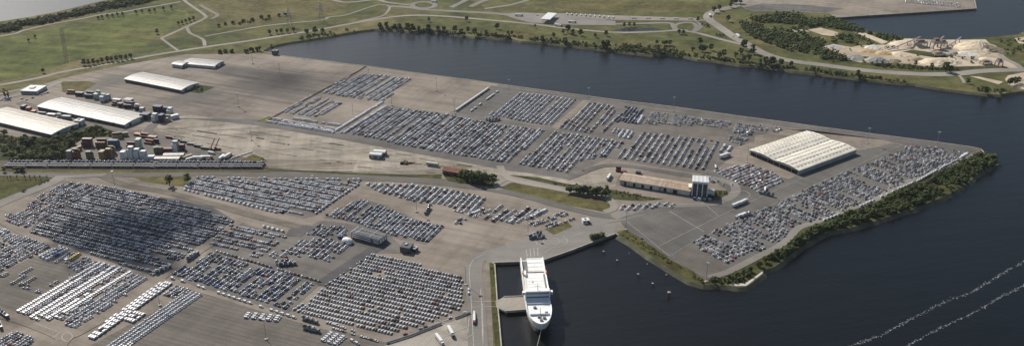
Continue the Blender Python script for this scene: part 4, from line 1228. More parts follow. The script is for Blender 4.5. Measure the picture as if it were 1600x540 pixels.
# terminal office
mid, rz, ln, w = frame_from((548.5, 372.5), (593, 384.5), (602, 374), 0)
t = thing('terminal_office', 'long low office with a dark flat roof and white window strips', 'building', (mid.x, mid.y, Z5), rz)
hx, hy, hh = ln / 2, w / 2, 7.0
b = MB(); b.box(-hx + .2, hx - .2, -hy + .2, hy - .2, 0, hh - .9, WALLD); b.obj('wall', t)
b = MB(); b.box(-hx, hx, -hy, hy, hh - .85, hh, WALLG, FLATROOF); ro = b.obj('roof', t)
for k in range(8):
    for j in range(2):
        b = MB(); x0 = -hx + 1 + (ln - 2) * k / 8; y0 = -hy + 1 + (w - 2) * j / 2
        b.box(x0 + .15, x0 + (ln - 2) / 8 - .15, y0 + .15, y0 + (w - 2) / 2 - .15, hh + .02, hh + .14 + .05 * ((k + j) % 2), FLATROOF); b.obj('roof_panel', ro)
for (x0, x1, y0, y1) in ((-hx, hx, -hy + w * .32, -hy + w * .32 + .3), (-hx * .62, hx, -hy + w * .74, -hy + w * .74 + .3), (-hx, -hx + .5, -hy, hy), (-hx * .66, -hx * .66 + .4, -hy, hy), (hx * .3, hx * .3 + .3, -hy, hy)):
    b = MB(); b.box(x0, x1, y0, y1, hh + .2, hh + .55, WHITE); b.obj('roof_rail', ro)
for k in range(10):
    b = MB(); x0 = -hx + 1.2 + (ln - 2) * k / 10
    if k == 7:
        continue
    b.box(x0, x0 + (ln - 2) / 10 - .5, -hy + .1, -hy + .19, 2.0, 5.6, WHITE); f_ = b.obj('window_panel', t)
    c = MB(); c.box(x0 + .4, x0 + (ln - 2) / 10 - .9, -hy + .02, -hy + .09, 3.2, 4.6, GLASS); c.obj('pane', f_)
for k in range(3):
    b = MB(); y0 = -hy + 1.5 + k * (w - 2) / 3
    b.box(hx - .19, hx - .1, y0, y0 + w / 3 - 2, 2.0, 5.6, WHITE); b.obj('window_panel', t)

def block(name, label, cat, A, B, depth, h, wall, roof, parts=(), win=0):
    mid, rz, ln, w = frame_from(A, B, B, 0, depth)
    t = thing(name, label, cat, (mid.x, mid.y, Z5), rz)
    b = MB(); b.box(-ln / 2, ln / 2, -w / 2, w / 2, 0, h - .5, wall); b.obj('wall', t)
    b = MB(); b.box(-ln / 2 - .25, ln / 2 + .25, -w / 2 - .25, w / 2 + .25, h - .48, h, roof); r_ = b.obj('roof', t)
    b = MB(); b.box(-ln * .2, ln * .05, -w * .1, w * .2, h + .02, h + 1.2, WALLG); b.obj('roof_unit', r_)
    for k in range(win):
        x0 = -ln / 2 + ln * (k + .2) / win
        b = MB(); b.box(x0, x0 + ln / win * .6, -w / 2 - .08, -w / 2 - .01, h * .35, h * .7, GLASS); b.obj('window', t)
    b = MB(); b.box(ln * .3, ln * .3 + 1.6, -w / 2 - .07, -w / 2 - .005, 0, 2.3, DARK); b.obj('door', t)
    return t
block('gatehouse', 'small dark flat roofed building right of the terminal office', 'building', (625, 393.5), (640, 396), 11, 6, WALLD, FLATROOF, win=4)
block('hut', 'little dark hut beside the small flat roofed building', 'hut', (641.5, 392.5), (648.5, 394.5), 6, 4, WALLD, GREYP, win=1)
block('left_office', 'flat grey office block near the left edge beside the tall tree', 'building', (33, 147), (58, 148), 26, 5, WALLG, GREYP, win=10)
block('kiosk', 'white rooftop kiosk on the lawn side of the quay road', 'hut', (911, 350), (921, 349), 6, 4, WHITE, WHITE, win=2)
block('cabin', 'blue cabin standing left of the white tent', 'container', (527.5, 372), (533, 373.2), 4, 3, BLUEP, BLUEP, win=1)
block('pump_house', 'pale green-grey cabin end of the cream shed yard', 'hut', (117, 196), (127, 197), 9, 7, WALLB, WALLB, win=2)
block('dock_cabin', 'dark cabin standing at the head of the dock', 'hut', (425, 86), (433, 86.4), 8, 7, WALLD, WALLD, win=2)

# white dome tent beside the office
q = G(543, 379)
t = thing('tent', 'white dome tent at the end of the terminal office', 'tent', (q.x, q.y, Z5), rz)
TENT = flat('tent cloth', (0.80, 0.79, 0.76), 0.7)
for k in range(5):
    b = MB()
    n = 8
    x0, x1 = -5 + k * 2 + .02, -3 + k * 2 - .02
    f = lambda x: 1 - .25 * (abs(x) / 5) ** 3
    for j in range(n):
        a0, a1 = math.pi * j / n, math.pi * (j + 1) / n
        b.face([(x0, -4.2 * math.cos(a0) * f(x0), 5.6 * math.sin(a0) ** .7 * f(x0)), (x1, -4.2 * math.cos(a0) * f(x1), 5.6 * math.sin(a0) ** .7 * f(x1)),
                (x1, -4.2 * math.cos(a1) * f(x1), 5.6 * math.sin(a1) ** .7 * f(x1)), (x0, -4.2 * math.cos(a1) * f(x0), 5.6 * math.sin(a1) ** .7 * f(x0))], TENT)
    if k in (0, 4):
        xe = x0 if k == 0 else x1
        b.face([(xe, -4.2 * math.cos(math.pi * j / n) * f(xe), 5.6 * max(0, math.sin(math.pi * j / n)) ** .7 * f(xe)) for j in (range(n + 1) if k == 4 else reversed(range(n + 1)))], TENT)
    b.obj('cloth_panel', t)
b = MB(); b.box(-1, 1, -4.35, -4.24, 0, 2.4, DARK); b.obj('doorway', t)

# the twin white storage huts on the pale gravel
for i, (A, B) in enumerate((((577, 247.5), (596, 249)), ((583, 243), (602, 244.5)))):
    mid, rz2, ln, w = frame_from(A, B, B, 0, 7)
    t = thing('barrel_hut', ('nearer' if i == 0 else 'farther') + ' of two white barrel roofed huts on the pale gravel', 'hut', (mid.x, mid.y, Z5), rz2, 'white huts on the gravel')
    b = MB(); b.box(-ln / 2, ln / 2, -w / 2, w / 2, 0, 4.2, WALLD); b.obj('wall', t)
    for k in range(4):
        m = MB(); x0, x1 = -ln / 2 + ln * k / 4 + .05, -ln / 2 + ln * (k + 1) / 4 - .05
        for j in range(6):
            a0, a1 = math.pi * j / 6, math.pi * (j + 1) / 6
            m.face([(x0, -(w / 2 + .3) * math.cos(a0), 4.25 + 2.2 * math.sin(a0)), (x1, -(w / 2 + .3) * math.cos(a0), 4.25 + 2.2 * math.sin(a0)),
                    (x1, -(w / 2 + .3) * math.cos(a1), 4.25 + 2.2 * math.sin(a1)), (x0, -(w / 2 + .3) * math.cos(a1), 4.25 + 2.2 * math.sin(a1))], WHITE)
        m.face([(x1, -(w / 2 + .3) * math.cos(math.pi * j / 6), 4.25 + 2.2 * math.sin(math.pi * j / 6)) for j in range(7)], WHITE)
        m.obj('roof_panel', t)
    for k in range(2):
        b = MB(); b.box(-ln / 4 + k * ln / 2 - 1.6, -ln / 4 + k * ln / 2 + 1.6, -w / 2 - .07, -w / 2 - .01, 0, 3.4, GREYP); b.obj('door', t)

# silver tank and dark heaps on the gravel
q0, q1 = G(667, 258), G(685, 260.5)
d_ = (q1 - q0)
t = thing('silver_tank', 'silver lying tank on the gravel left of the brick shed', 'tank', ((q0.x + q1.x) / 2, (q0.y + q1.y) / 2, Z5), math.atan2(d_.y, d_.x))
b = MB(); n = 12; hl = d_.length / 2
ring = lambda x, r: [(x, r * math.cos(2 * math.pi * k / n), 2.6 + r * math.sin(2 * math.pi * k / n)) for k in range(n)]
b.hexa(ring(-hl, 2.0), ring(hl, 2.0), STEEL); b.obj('drum', t)
for x in (-hl * .6, hl * .6):
    b = MB(); b.box(x - .4, x + .4, -1.7, 1.7, 0, 1.4, CONCW); b.obj('saddle', t)

# toll canopy across the far road
mid, rz2, ln, w = frame_from((846.5, 31), (858, 33.5), (868, 21.5), 6, 34)
a, b2, c2 = G(847, 30, 7), G(857, 31.5, 7), G(868, 21.5, 7)
t = thing('road_canopy', 'white flat canopy standing over the road beyond the dock', 'canopy', ((b2.x + a.x) / 2, (b2.y + a.y) / 2, 0.4), math.atan2(c2.y - b2.y, c2.x - b2.x))
lc = math.hypot(c2.x - b2.x, c2.y - b2.y)
b = MB(); b.box(0, lc, -9, 9, 6.4, 7.4, WHITE); b.obj('roof', t)
for k in range(5):
    for y in (-6, 6):
        b = MB(); b.box(4 + (lc - 8) * k / 4 - .4, 4 + (lc - 8) * k / 4 + .4, y - .4, y + .4, 0, 6.38, STEEL); b.obj('post', t)

# mounds of the sand works
def mound(px, py, rx_px, h, mat, label, squash=.8, seed=1, peak=.0, flat_top=.15):
    q = G(px, py)
    e = G(px + rx_px * 1.25, py)
    r = abs(e.x - q.x)
    h = h * .52
    rr = random.Random(seed)
    b = MB()
    n, m = 22, 7
    ph = [rr.uniform(0, 6.28) for _ in range(4)]
    rows = []
    for i in range(m + 1):
        f = 1 - i / m
        z = h * (1 - f ** 1.15) if i < m else h * .98
        row = []
        for k in range(n):
            a = 2 * math.pi * k / n
            wob = 1 + .14 * math.sin(2 * a + ph[0]) + .09 * math.sin(3 * a + ph[1]) + .06 * math.sin(7 * a + ph[2]) * (1 if i < m else 0) + rr.uniform(-.04, .04)
            ff = flat_top + (1 - flat_top) * f
            row.append((r * ff * wob * math.cos(a) + peak * r * (1 - f), r * squash * ff * wob * math.sin(a), max(0, z + rr.uniform(-.04, .04) * h * (1 if 0 < i else 0))))
        rows.append(row)
    for i in range(m):
        for k in range(n):
            b.face([rows[i][k], rows[i][(k + 1) % n], rows[i + 1][(k + 1) % n], rows[i + 1][k]], mat)
    b.face(rows[m], mat)
    link('sand_mound', b.mesh('sand_mound'), None, (q.x, q.y, .1), 0, label, 'sand heap', 'heaps of the sand works')
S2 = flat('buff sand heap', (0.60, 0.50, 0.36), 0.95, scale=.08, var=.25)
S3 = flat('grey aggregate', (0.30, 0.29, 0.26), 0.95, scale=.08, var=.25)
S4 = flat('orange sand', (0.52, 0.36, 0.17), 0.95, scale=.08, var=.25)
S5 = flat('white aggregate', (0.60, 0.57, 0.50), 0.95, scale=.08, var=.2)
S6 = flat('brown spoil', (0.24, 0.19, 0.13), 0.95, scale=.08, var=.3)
mound(1421, 70, 22, 17, S2, 'broad buff heap at the back of the sand works by the basin', .9, 1)
mound(1524, 75, 28, 24, S2, 'largest buff heap at the right end of the sand works', .9, 2)
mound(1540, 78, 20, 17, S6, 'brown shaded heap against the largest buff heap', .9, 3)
mound(1470, 98, 26, 15, S2, 'wide pale heap nearest the road in the sand works', .7, 4)
mound(1365, 76, 11, 12, S5, 'white pointed heap left in the sand works', .9, 5)
mound(1335, 91, 15, 11, S3, 'grey heap at the left end of the sand works', .7, 6)
mound(1370, 95, 14, 12, S3, 'grey heap with a pale top near the road', .8, 7)
mound(1357, 81, 12, 8, S4, 'small orange heap beside the white pointed heap', .7, 8)
mound(1381, 84, 11, 9, S4, 'orange heap next to the conveyor foot', .8, 9)
mound(1408, 86, 14, 9, S2, 'low buff heap in the middle of the sand works', .8, 10)
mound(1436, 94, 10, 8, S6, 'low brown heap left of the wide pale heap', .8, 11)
mound(1510, 85, 14, 8, S5, 'long pale heap below the largest buff heap', .8, 12)
mound(1303, 74, 12, 8, S5, 'whitish heap at the far left edge of the sand works', .6, 13)
mound(1490, 84, 9, 6, S3, 'grey heap beside the screening plant', .8, 14)
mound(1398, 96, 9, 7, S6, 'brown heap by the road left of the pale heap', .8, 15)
mound(1545, 93, 12, 6, S2, 'low buff heap at the gate of the sand works', .8, 16)

def conveyor(A, B, h0, h1, label):
    a, b_ = G(*A), G(*B)
    t = thing('conveyor', label, 'conveyor', (a.x, a.y, .2))
    d = Vector((b_.x - a.x, b_.y - a.y, 0))
    m = MB(); m.beam((0, 0, h0), (d.x, d.y, h1), 2.0, 1.2, STEEL); m.obj('belt_frame', t)
    for f in (.3, .6, .92):
        m = MB(); p = d * f; z = h0 + (h1 - h0) * f
        m.box(p.x - .5, p.x + .5, p.y - .5, p.y + .5, 0, z - .7, RUST); m.obj('leg', t)
conveyor((1388, 80), (1436, 70), 2, 14, 'long conveyor rising to the screening plant from the left')
conveyor((1480, 75), (1500, 66), 2, 9, 'conveyor climbing towards the largest buff heap')
conveyor((1452, 80), (1472, 70), 3, 15, 'short conveyor in the middle of the plant')
def plant(px, py, w, dp, h, label):
    q = G(px, py)
    t = thing('screening_plant', label, 'machine', (q.x, q.y, .2), .2)
    for sx in (-1, 1):
        for sy in (-1, 1):
            m = MB(); m.box(sx * w / 2 - .5, sx * w / 2 + .5, sy * dp / 2 - .5, sy * dp / 2 + .5, 0, h * .55, RUST); m.obj('leg', t)
    m = MB(); m.box(-w / 2, w / 2, -dp / 2, dp / 2, h * .56, h * .8, STEEL); m.obj('hopper', t)
    m = MB(); m.box(-w / 3, w / 4, -dp / 3, dp / 3, h * .805, h, RUST); m.obj('motor_house', t)
    m = MB(); m.box(-w / 2 - .1, w / 2 + .1, -dp / 2 - .8, -dp / 2 - .15, h * .5, h * .55, WHITE); m.obj('walkway', t)
plant(1437, 73, 22, 9, 12, 'grey screening plant at the conveyor head')
plant(1461, 76, 14, 10, 18, 'tall rusty screening tower in the sand works')
plant(1472, 74, 12, 8, 13, 'lower rusty screen beside the tall tower')
plant(1466, 88, 20, 8, 7, 'pale hopper in front of the tall tower')
plant(1540, 100, 16, 8, 6, 'plant by the gate of the sand works')
plant(1560, 103, 8, 8, 12, 'rusty hopper at the road by the gate')

# ------------------------------------------------------------------ ship
def ship():
    zt = 14.0
    sl, sr = G(816.5, 401, zt), G(845, 404, zt)
    tip = G(846.5, 506, 12.5)
    st = (sl + sr) / 2
    d = Vector((tip.x - st.x, tip.y - st.y)); ln = d.length; d.normalize()
    rz = math.atan2(d.y, d.x)
    hb = 11.2                                         # half beam
    t = thing('cargo_ship', 'white car carrier ship berthed bow out beside the quay', 'ship', (st.x, st.y, WATER_Z), rz)
    NAVYH = flat('dark blue hull', (0.018, 0.022, 0.040), 0.35, scale=.1, var=.2)
    SHIPW = flat('ship white', (0.82, 0.82, 0.80), 0.4, scale=.06, var=.06)
    DECKW = flat('white deck', (0.78, 0.78, 0.75), 0.6, scale=.12, var=.08)
    DECKG = flat('grey green deck', (0.15, 0.16, 0.16), 0.7, scale=.1, var=.2)
    ORANGE = flat('orange boat', (0.55, 0.17, 0.04), 0.5)
    def outline(f, n=14, bowlen=34.0, x0=0.0, tipx=None):
        """plan of the hull, stern to bow; f scales the breadth"""
        tx = tipx if tipx is not None else ln
        pts = [(x0, -hb * f), (tx - bowlen, -hb * f)]
        for k in range(1, n):
            a = -math.pi / 2 + math.pi * k / n
            pts.append((tx - bowlen + bowlen * math.cos(a) ** .9, hb * f * math.sin(a)))
        pts += [(tx - bowlen, hb * f), (x0, hb * f)]
        return pts
    def loft(levels, mats, cap, name, par, sub=None):
        b = MB()
        for i in range(len(levels) - 1):
            (z0, o0), (z1, o1) = levels[i], levels[i + 1]
            k = len(o0)
            for j in range(k):
                q = (j + 1) % k
                b.face([(o0[j][0], o0[j][1], z0), (o0[q][0], o0[q][1], z0), (o1[q][0], o1[q][1], z1), (o1[j][0], o1[j][1], z1)], mats[i])
        if cap:
            b.face([(x, y, levels[-1][0]) for x, y in levels[-1][1]], cap)
        return b.obj(name, par)
    fd, main = 14.5, 18.5
    xb = ln * .63                                        # bridge front
    # lower hull: fine at the waterline, flaring to the bow
    loft([(-1, outline(.88, bowlen=44, tipx=ln - 9)), (3, outline(.95, bowlen=42, tipx=ln - 7)), (8, outline(.99, bowlen=37, tipx=ln - 3))], [NAVYH, NAVYH], None, 'hull', t)
    loft([(8.01, outline(.992, bowlen=37, tipx=ln - 3)), (12, outline(1.0, bowlen=32, tipx=ln - .8)), (fd, outline(1.0, bowlen=30))], [SHIPW, SHIPW], DECKW, 'upper_hull', t)
    # bulwark round the bow
    o1, o2 = outline(1.0, bowlen=30), outline(.965, bowlen=29.5, tipx=ln - .7)
    b = MB()
    for j in range(1, len(o1) - 2):
        a, c, e, g = o1[j], o1[j + 1], o2[j + 1], o2[j]
        if j == 1:
            a = (xb + 1, a[1]); g = (xb + 1, g[1])
        if j == len(o1) - 3:
            c = (xb + 1, c[1]) if False else c
        b.hexa([(p[0], p[1], fd + .02) for p in (a, c, e, g)], [(p[0], p[1], fd + 1.5) for p in (a, c, e, g)], SHIPW)
    b.obj('bulwark', t)
    # main block aft of the bridge
    b = MB(); b.box(29, xb, -hb + .1, hb - .1, fd + .02, main, SHIPW, DECKW); b.obj('deckhouse', t)
    # stern deck with the open ramp well
    b = MB(); b.box(.2, 28.9, -hb + .15, -hb + 1.2, fd + .02, main - .6, SHIPW); b.obj('side_wall', t)
    b = MB(); b.box(.2, 28.9, hb - 1.2, hb - .15, fd + .02, main - .6, SHIPW); b.obj('side_wall', t)
    b = MB(); b.box(.4, 28.8, -hb + 6.2, hb - 1.25, fd + .02, fd + 2.6, SHIPW, DECKW); b.obj('stern_deck', t)
    b = MB(); b.hexa([(5, -hb + 1.3, fd + .05), (26, -hb + 3.4, fd + .05), (26, -hb + 6.1, fd + .05), (5, -hb + 6.1, fd + .05)][::1],
                     [(5, -hb + 1.3, fd + 2.2), (26, -hb + 3.4, fd + .2), (26, -hb + 6.1, fd + .2), (5, -hb + 6.1, fd + 2.2)], DECKG); b.obj('deck_ramp', t)
    for k in range(4):
        b = MB(); x = 2 + k * 7.5
        b.box(x, x + .3, -hb + 6.3, hb - 1.3, fd + 2.62, fd + 2.8, CONCW); b.obj('deck_seam', t)
    # walkway slots along both sides of the house
    for s in (-1, 1):
        b = MB(); y0 = s * (hb - 1.6); y1 = s * (hb - 3.2)
        b.box(33, xb - 3, min(y0, y1), max(y0, y1), main + .01, main + .16, DECKG if s > 0 else CREAM); b.obj('side_walkway', t)
        b = MB(); y0 = s * (hb - .25); y1 = s * (hb - .45)
        b.box(30, xb - 2, min(y0, y1), max(y0, y1), main + .02, main + 1.0, SHIPW); b.obj('rail', t)
        m = MB()
        n = 8
        ring = lambda x, r: [(x, s * (hb - .3) + r * math.cos(2 * math.pi * k / n), main + 1.9 + r * math.sin(2 * math.pi * k / n)) for k in range(n)]
        rings = [ring(30, .3), ring(30.8, .85), ring(34.5, .9), ring(35.6, .3)]
        for i in range(3):
            m.hexa(rings[i], rings[i + 1], ORANGE)
        m.obj('lifeboat', t)
    b = MB(); b.box(29.3, 30.2, -hb + 2, hb - 2, main + .02, main + .5, RUST); b.obj('ventilation_bar', t)
    for k in range(2):
        b = MB(); x = 46 + k * (xb - 58)
        b.box(x, x + 1.6, -3.5 + 5 * (k % 3), -2.2 + 5 * (k % 3), main + .02, main + .5, CONCW); b.obj('deck_vent', t)
    for k in range(5):
        b = MB(); x = 40 + k * (xb - 44) / 5
        b.box(x, x + .18, -hb + 3.6, hb - 3.6, main + .012, main + .06, CONCW); b.obj('deck_seam', t)
    b = MB(); b.box(29.5, 37, -hb + 1.6, -hb + 3.4, main + .02, main + 2.4, SHIPW, SHIPW); b.obj('funnel', t)
    # bridge with its window band, facing the bow
    b = MB(); b.box(xb - 5, xb - .02, -hb + .3, hb - .3, main + .02, main + 4.4, SHIPW, DECKW); br = b.obj('bridge', t)
    BLUEG = flat('bridge front grey', (0.46, 0.51, 0.57), 0.5)
    for lv, z in enumerate((fd + .5, main + .2)):
        b = MB(); b.box(xb + .02, xb + .12, -hb + .7, hb - .7, z, z + 3.6, BLUEG); b.obj('front_panel', br)
        for k in range(12):
            m = MB(); y = -hb + 1.3 + k * (2 * hb - 2.6) / 12
            m.box(xb + .14, xb + .2, y + .15, y + 1.45, z + 1.3, z + 2.7, GLASS); m.obj('window', br)
    for s in (-1, 1):
        b = MB(); y0, y1 = s * (hb - .28), s * (hb + 2.4)
        b.box(xb - 4, xb - .6, min(y0, y1), max(y0, y1), main + .6, main + 3.0, SHIPW); w_ = b.obj('bridge_wing', t)
        b = MB(); b.box(xb - .58, xb - .5, min(y0, y1) + .3, max(y0, y1) - .3, main + 1.5, main + 2.6, GLASS); b.obj('window', w_)
    b = MB(); b.cyl(xb - 2.5, 0, main + 4.42, main + 11, .35, .2, SHIPW); b.box(xb - 2.9, xb - 2.1, -2.6, 2.6, main + 8, main + 8.4, SHIPW); b.obj('radar_mast', t)
    # foredeck
    b = MB(); b.box(xb + 8, xb + 8.5, -hb + 1.2, hb - 1.2, fd + .02, fd + 1.3, BLUEG); b.obj('breakwater', t)
    b = MB(); b.box(xb + 25, xb + 26, -hb + 2.5, hb - 2.5, fd + .02, fd + 1.6, BLUEG); b.obj('breakwater', t)
    for (x, y) in ((xb + 28, -2.5), (xb + 30, 2.0), (xb + 33, -1), (xb + 22, 4.5), (xb + 13, -5)):
        b = MB(); b.box(x, x + 2, y, y + 2.6, fd + .02, fd + 1.5, DECKG); b.obj('winch', t)
    b = MB(); b.cyl(xb + 26.7, 0, fd + .02, fd + 9, .3, .15, STEEL); b.obj('foremast', t)
    for s in (-1, 1):
        for x in (6, 20):
            b = MB(); b.box(x, x + 1.6, min(s * (hb + .02), s * (hb + .5)), max(s * (hb + .02), s * (hb + .5)), 9, 11, DARK); b.obj('fairlead', t)
    # stern ramp lowered onto the quay
    b = MB(); b.hexa([(-12, -8, 3.3), (-.1, -8, 6), (-.1, 8, 6), (-12, 8, 3.3)], [(-12, -8, 3.6), (-.1, -8, 6.6), (-.1, 8, 6.6), (-12, 8, 3.6)], DECKG, CONCW); b.obj('stern_ramp', t)
    return t, ln
SHIP, SLEN = ship()
a_, b_ = G(846, 513, 6), G(838, 545, WATER_Z)
t = link('mooring_line', None, None, (0, 0, 0), 0, 'mooring line running from the bow of the white ship', 'rope')
m = MB(); m.beam(a_, b_, .35, .35, CREAM); m.obj('rope', t)

# loading platform in the dock beside the ship
PL = [G(*p) for p in ((774.5, 470.5), (787, 464), (818, 463), (823, 484), (790, 486.5), (775, 480))]
t = thing('loading_platform', 'pale six sided concrete loading platform between quay road and ship', 'jetty', (PL[0].x, PL[0].y, 0))
loc = [(p.x - PL[0].x, p.y - PL[0].y) for p in PL]
loc.reverse()
m = MB(); m.hexa([(x, y, -1.2) for x, y in loc], [(x, y, .5) for x, y in loc], EDGE, CONC); m.obj('deck', t)
for i in range(6):
    p, q = Vector(loc[i]), Vector(loc[(i + 1) % 6])
    if i == 5 or (p - q).length < 14:
        continue
    m = MB(); m.beam((p.x, p.y, .92), (q.x, q.y, .92), .5, .8, CONCW); m.obj('parapet', t)
cx_, cy_ = sum(x for x, _ in loc) / 6, sum(y for _, y in loc) / 6
for x, y in loc:
    m = MB(); m.cyl(cx_ + (x - cx_) * .88, cy_ + (y - cy_) * .88, -5, -1.22, 1.1, 1.1, STONE); m.obj('pile', t)

# mooring dolphins
for i, (px, py, s, lab) in enumerate(((964, 407.5, 1.0, 'mooring pile nearest the inner quay corner'), (997, 429.5, 1.1, 'mooring pile left of the middle pair'), (1019.5, 444, 1.1, 'mooring pile second from the shore spit'),
                                      (1041, 429.5, .8, 'small mooring pile closest to the pier bank'), (1045, 460, 1.6, 'largest mooring pile with a tall platform'), (1011, 412, .6, 'thin pile between the quay corner and the bank'),
                                      (943, 393.5, 1.0, 'dark mooring pile just off the inner quay'), (983, 394.5, .5, 'thin post close under the pier bank'))):
    q = G(px, py + 2, WATER_Z)
    t = thing('mooring_pile', lab, 'mooring pile', (q.x, q.y, WATER_Z), .4 * i, 'mooring piles in the dock', s * .5)
    for k in range(3):
        m = MB(); a = 2.1 * k
        m.cyl(1.2 * math.cos(a), 1.2 * math.sin(a), -3, 4.2, .45, .45, RUST if k else DARK); m.obj('pile', t)
    m = MB(); m.cyl(0, 0, 4.22, 5.6, 1.9, 1.9, RUST, 10, CONCW); m.obj('cap', t)
    m = MB(); m.cyl(0, 0, 5.62, 7.2, .5, .6, STONE, 8); m.obj('bollard', t)

# ------------------------------------------------------------------ floodlight masts
def mast_meshes():
    p = MB(); p.cyl(0, 0, .82, 21, .3, .16, GREYP, 8)
    h = MB(); h.cyl(0, 0, 20.2, 20.6, 1.5, 1.5, STEEL, 10)
    for k in range(8):
        a = 2 * math.pi * k / 8
        h.box(1.5 * math.cos(a) - .3, 1.5 * math.cos(a) + .3, 1.5 * math.sin(a) - .3, 1.5 * math.sin(a) + .3, 20.58, 21.0, GREYP)
    f = MB(); f.box(-1.2, 1.2, -1.2, 1.2, -.2, .8, CONCW)
    return p.mesh('pole'), h.mesh('lamp_ring'), f.mesh('footing')
MP, MHD, MF = mast_meshes()
h_solid = MHD
for i, (px, py, wh) in enumerate(((416, 530, 'beside the white van block on the bottom yard'), (825, 366, 'in front of the ragged rows by the quay road'), (682, 142, 'on the empty gravel lot by the dock'), (710, 178, 'at the top edge of the great lot'),
        (373, 167, 'on the patchy upper yard'), (393, 219, 'standing on the disused tracks'), (612, 165, 'at the corner of the far small lot'), (552, 184, 'beside the far diagonal van line'), (795, 146, 'above the white quay lot'),
        (859, 167, 'inside the white quay lot'), (816, 183, 'below the white quay lot'), (919, 159, 'above the reddish lot on the quay'), (891, 256, 'at the bottom of the lot right of the great lot'), (1052, 174, 'on the strip by the dock quay'),
        (1167, 254, 'left of the striped warehouse'), (1355, 224, 'right of the striped warehouse'), (1463, 230, 'above the pier block'), (978, 359, 'at the pier corner by the small bank'), (110, 434, 'by the yellow van line'),
        (250, 477, 'between the long bottom lines'), (651, 331, 'beside the white diagonal rows'), (592, 429, 'inside the big block on bare earth'), (577, 128, 'in the far small lot'), (438, 120, 'on the far dark ground'),
        (395, 100, 'near the dock head'), (180, 293, 'at the top of the dark block'), (728, 445, 'at the right edge of the big block'), (1103, 440, 'at the lowest corner of the pier'), (490, 300, 'in the fenced upper lot'))):
    q = G(px, py)
    t = thing('floodlight_mast', 'tall floodlight mast ' + wh, 'floodlight mast', (q.x, q.y, Z5), i * .7, 'floodlight masts on the yards')
    link('pole', MP, t); link('lamp_ring', MHD, t); link('footing', MF, t)

# ------------------------------------------------------------------ power line towers on the far meadow
def pylon(px, py, h, label):
    q = G(px, py)
    t = thing('power_pylon', label, 'pylon', (q.x, q.y, 0), .5, 'pylons on the far meadow')
    for sx in (-1, 1):
        for sy in (-1, 1):
            m = MB(); m.beam((sx * 4, sy * 4, 0), (sx * .7, sy * .7, h), .45, .45, STEEL); m.obj('leg', t)
    for z, w in ((h * .62, 9), (h * .76, 11), (h * .9, 7)):
        m = MB(); m.beam((-w, 0, z), (w, 0, z), .6, .6, STEEL); m.obj('cross_arm', t)
    for k in range(4):
        z = h * k / 5; s = 4 - 3.3 * k / 5
        m = MB(); m.beam((-s, -s, z), (s * .9, -s * .9, z + h / 5), .3, .3, STEEL); m.obj('brace', t)
pylon(453, 41, 34, 'left power pylon on the far meadow')
pylon(503, 34, 36, 'right power pylon on the far meadow by the road')

# ------------------------------------------------------------------ containers
CC = {'red': (0.16, 0.035, 0.03), 'maroon': (0.085, 0.025, 0.028), 'grey': (0.22, 0.24, 0.25), 'green': (0.10, 0.12, 0.06), 'yellow': (0.26, 0.19, 0.06), 'blue': (0.04, 0.085, 0.18), 'navy': (0.016, 0.026, 0.055),
      'white': (0.60, 0.61, 0.60), 'brown': (0.13, 0.07, 0.04), 'orange': (0.38, 0.13, 0.04), 'tan': (0.36, 0.28, 0.16), 'mint': (0.32, 0.40, 0.35)}
CMAT = {k: flat(k + ' container steel', v, .55, scale=.8, var=.2) for k, v in CC.items()}
CMESH = {}
def container_meshes(ln, c):
    if (ln, c) in CMESH:
        return CMESH[ln, c]
    b = MB(); mt = CMAT[c]
    b.box(-ln / 2, ln / 2 - .12, -1.19, 1.19, .1, 2.52, mt)
    n = int(ln / 1.2)
    for s in (-1, 1):
        for k in range(n):
            x = -ln / 2 + .5 + (ln - 1) * k / n
            b.box(x, x + .5, s * 1.24 - .04, s * 1.24 + .04, .25, 2.4, mt)
    for x in (-ln / 2 + .08, ln / 2 - .2):
        for s in (-1, 1):
            b.box(x - .08, x + .08, s * 1.21 - .07, s * 1.21 + .07, 0, 2.6, mt)
    d = MB()
    for s in (-1, 1):
        d.box(ln / 2 - .11, ln / 2 - .02, s * .6 - .55, s * .6 + .55, .2, 2.45, mt)
        for o in (-.2, .2):
            d.box(ln / 2 - .015, ln / 2 + .05, s * .6 + o - .03, s * .6 + o + .03, .2, 2.45, STEEL)
    CMESH[ln, c] = (b.mesh('container_body'), d.mesh('door'))
    return CMESH[ln, c]
BOXES = []
def stack(px, py, cols, tiers, ln, colours, rz, where, rows=1):
    q = G(px, py)
    c, s = math.cos(rz), math.sin(rz)
    ci = 0
    for r in range(rows):
        for k in range(cols):
            top = tiers if not hasattr(tiers, '__len__') else tiers[k % len(tiers)]
            for z in range(top):
                col = colours[(ci * 7 + k * 3 + z * 5 + r) % len(colours)] if len(colours) > 1 else colours[0]
                ci += 1
                x, y = r * (ln + .5), k * 2.62
                bm_, dm = container_meshes(ln, col)
                tier = 'only tier' if top == 1 else ('bottom tier' if z == 0 else ('top tier' if z == top - 1 else nth(z) + ' tier up'))
                pos = '' if cols == 1 else ' of ' + nth(k) + ' stack from front'
                if rows > 1:
                    pos += ', ' + ('left' if r == 0 else 'right') + ' half'
                hid = (k > 0 and z < top - 1) + (r > 0 and z < top - 1)
                BOXES.append((hid, q.length, ln, col, (q.x + x * c - y * s, q.y + x * s + y * c, Z5 + .06 + z * 2.62), rz + R.gauss(0, .006), '%s container, %s%s %s' % (col, tier, pos, where)))
RZ = -.02
stack(109.5, 248, 3, (4, 4, 3), 6.1, ('grey', 'navy', 'grey', 'green'), RZ, 'at the left end by train')
stack(120, 249, 3, (4, 5, 4), 6.1, ('red', 'maroon', 'red'), RZ, 'in red stack by train')
stack(121, 236, 1, 2, 12.2, ('yellow', 'brown'), .9, 'leaning behind the red stack')
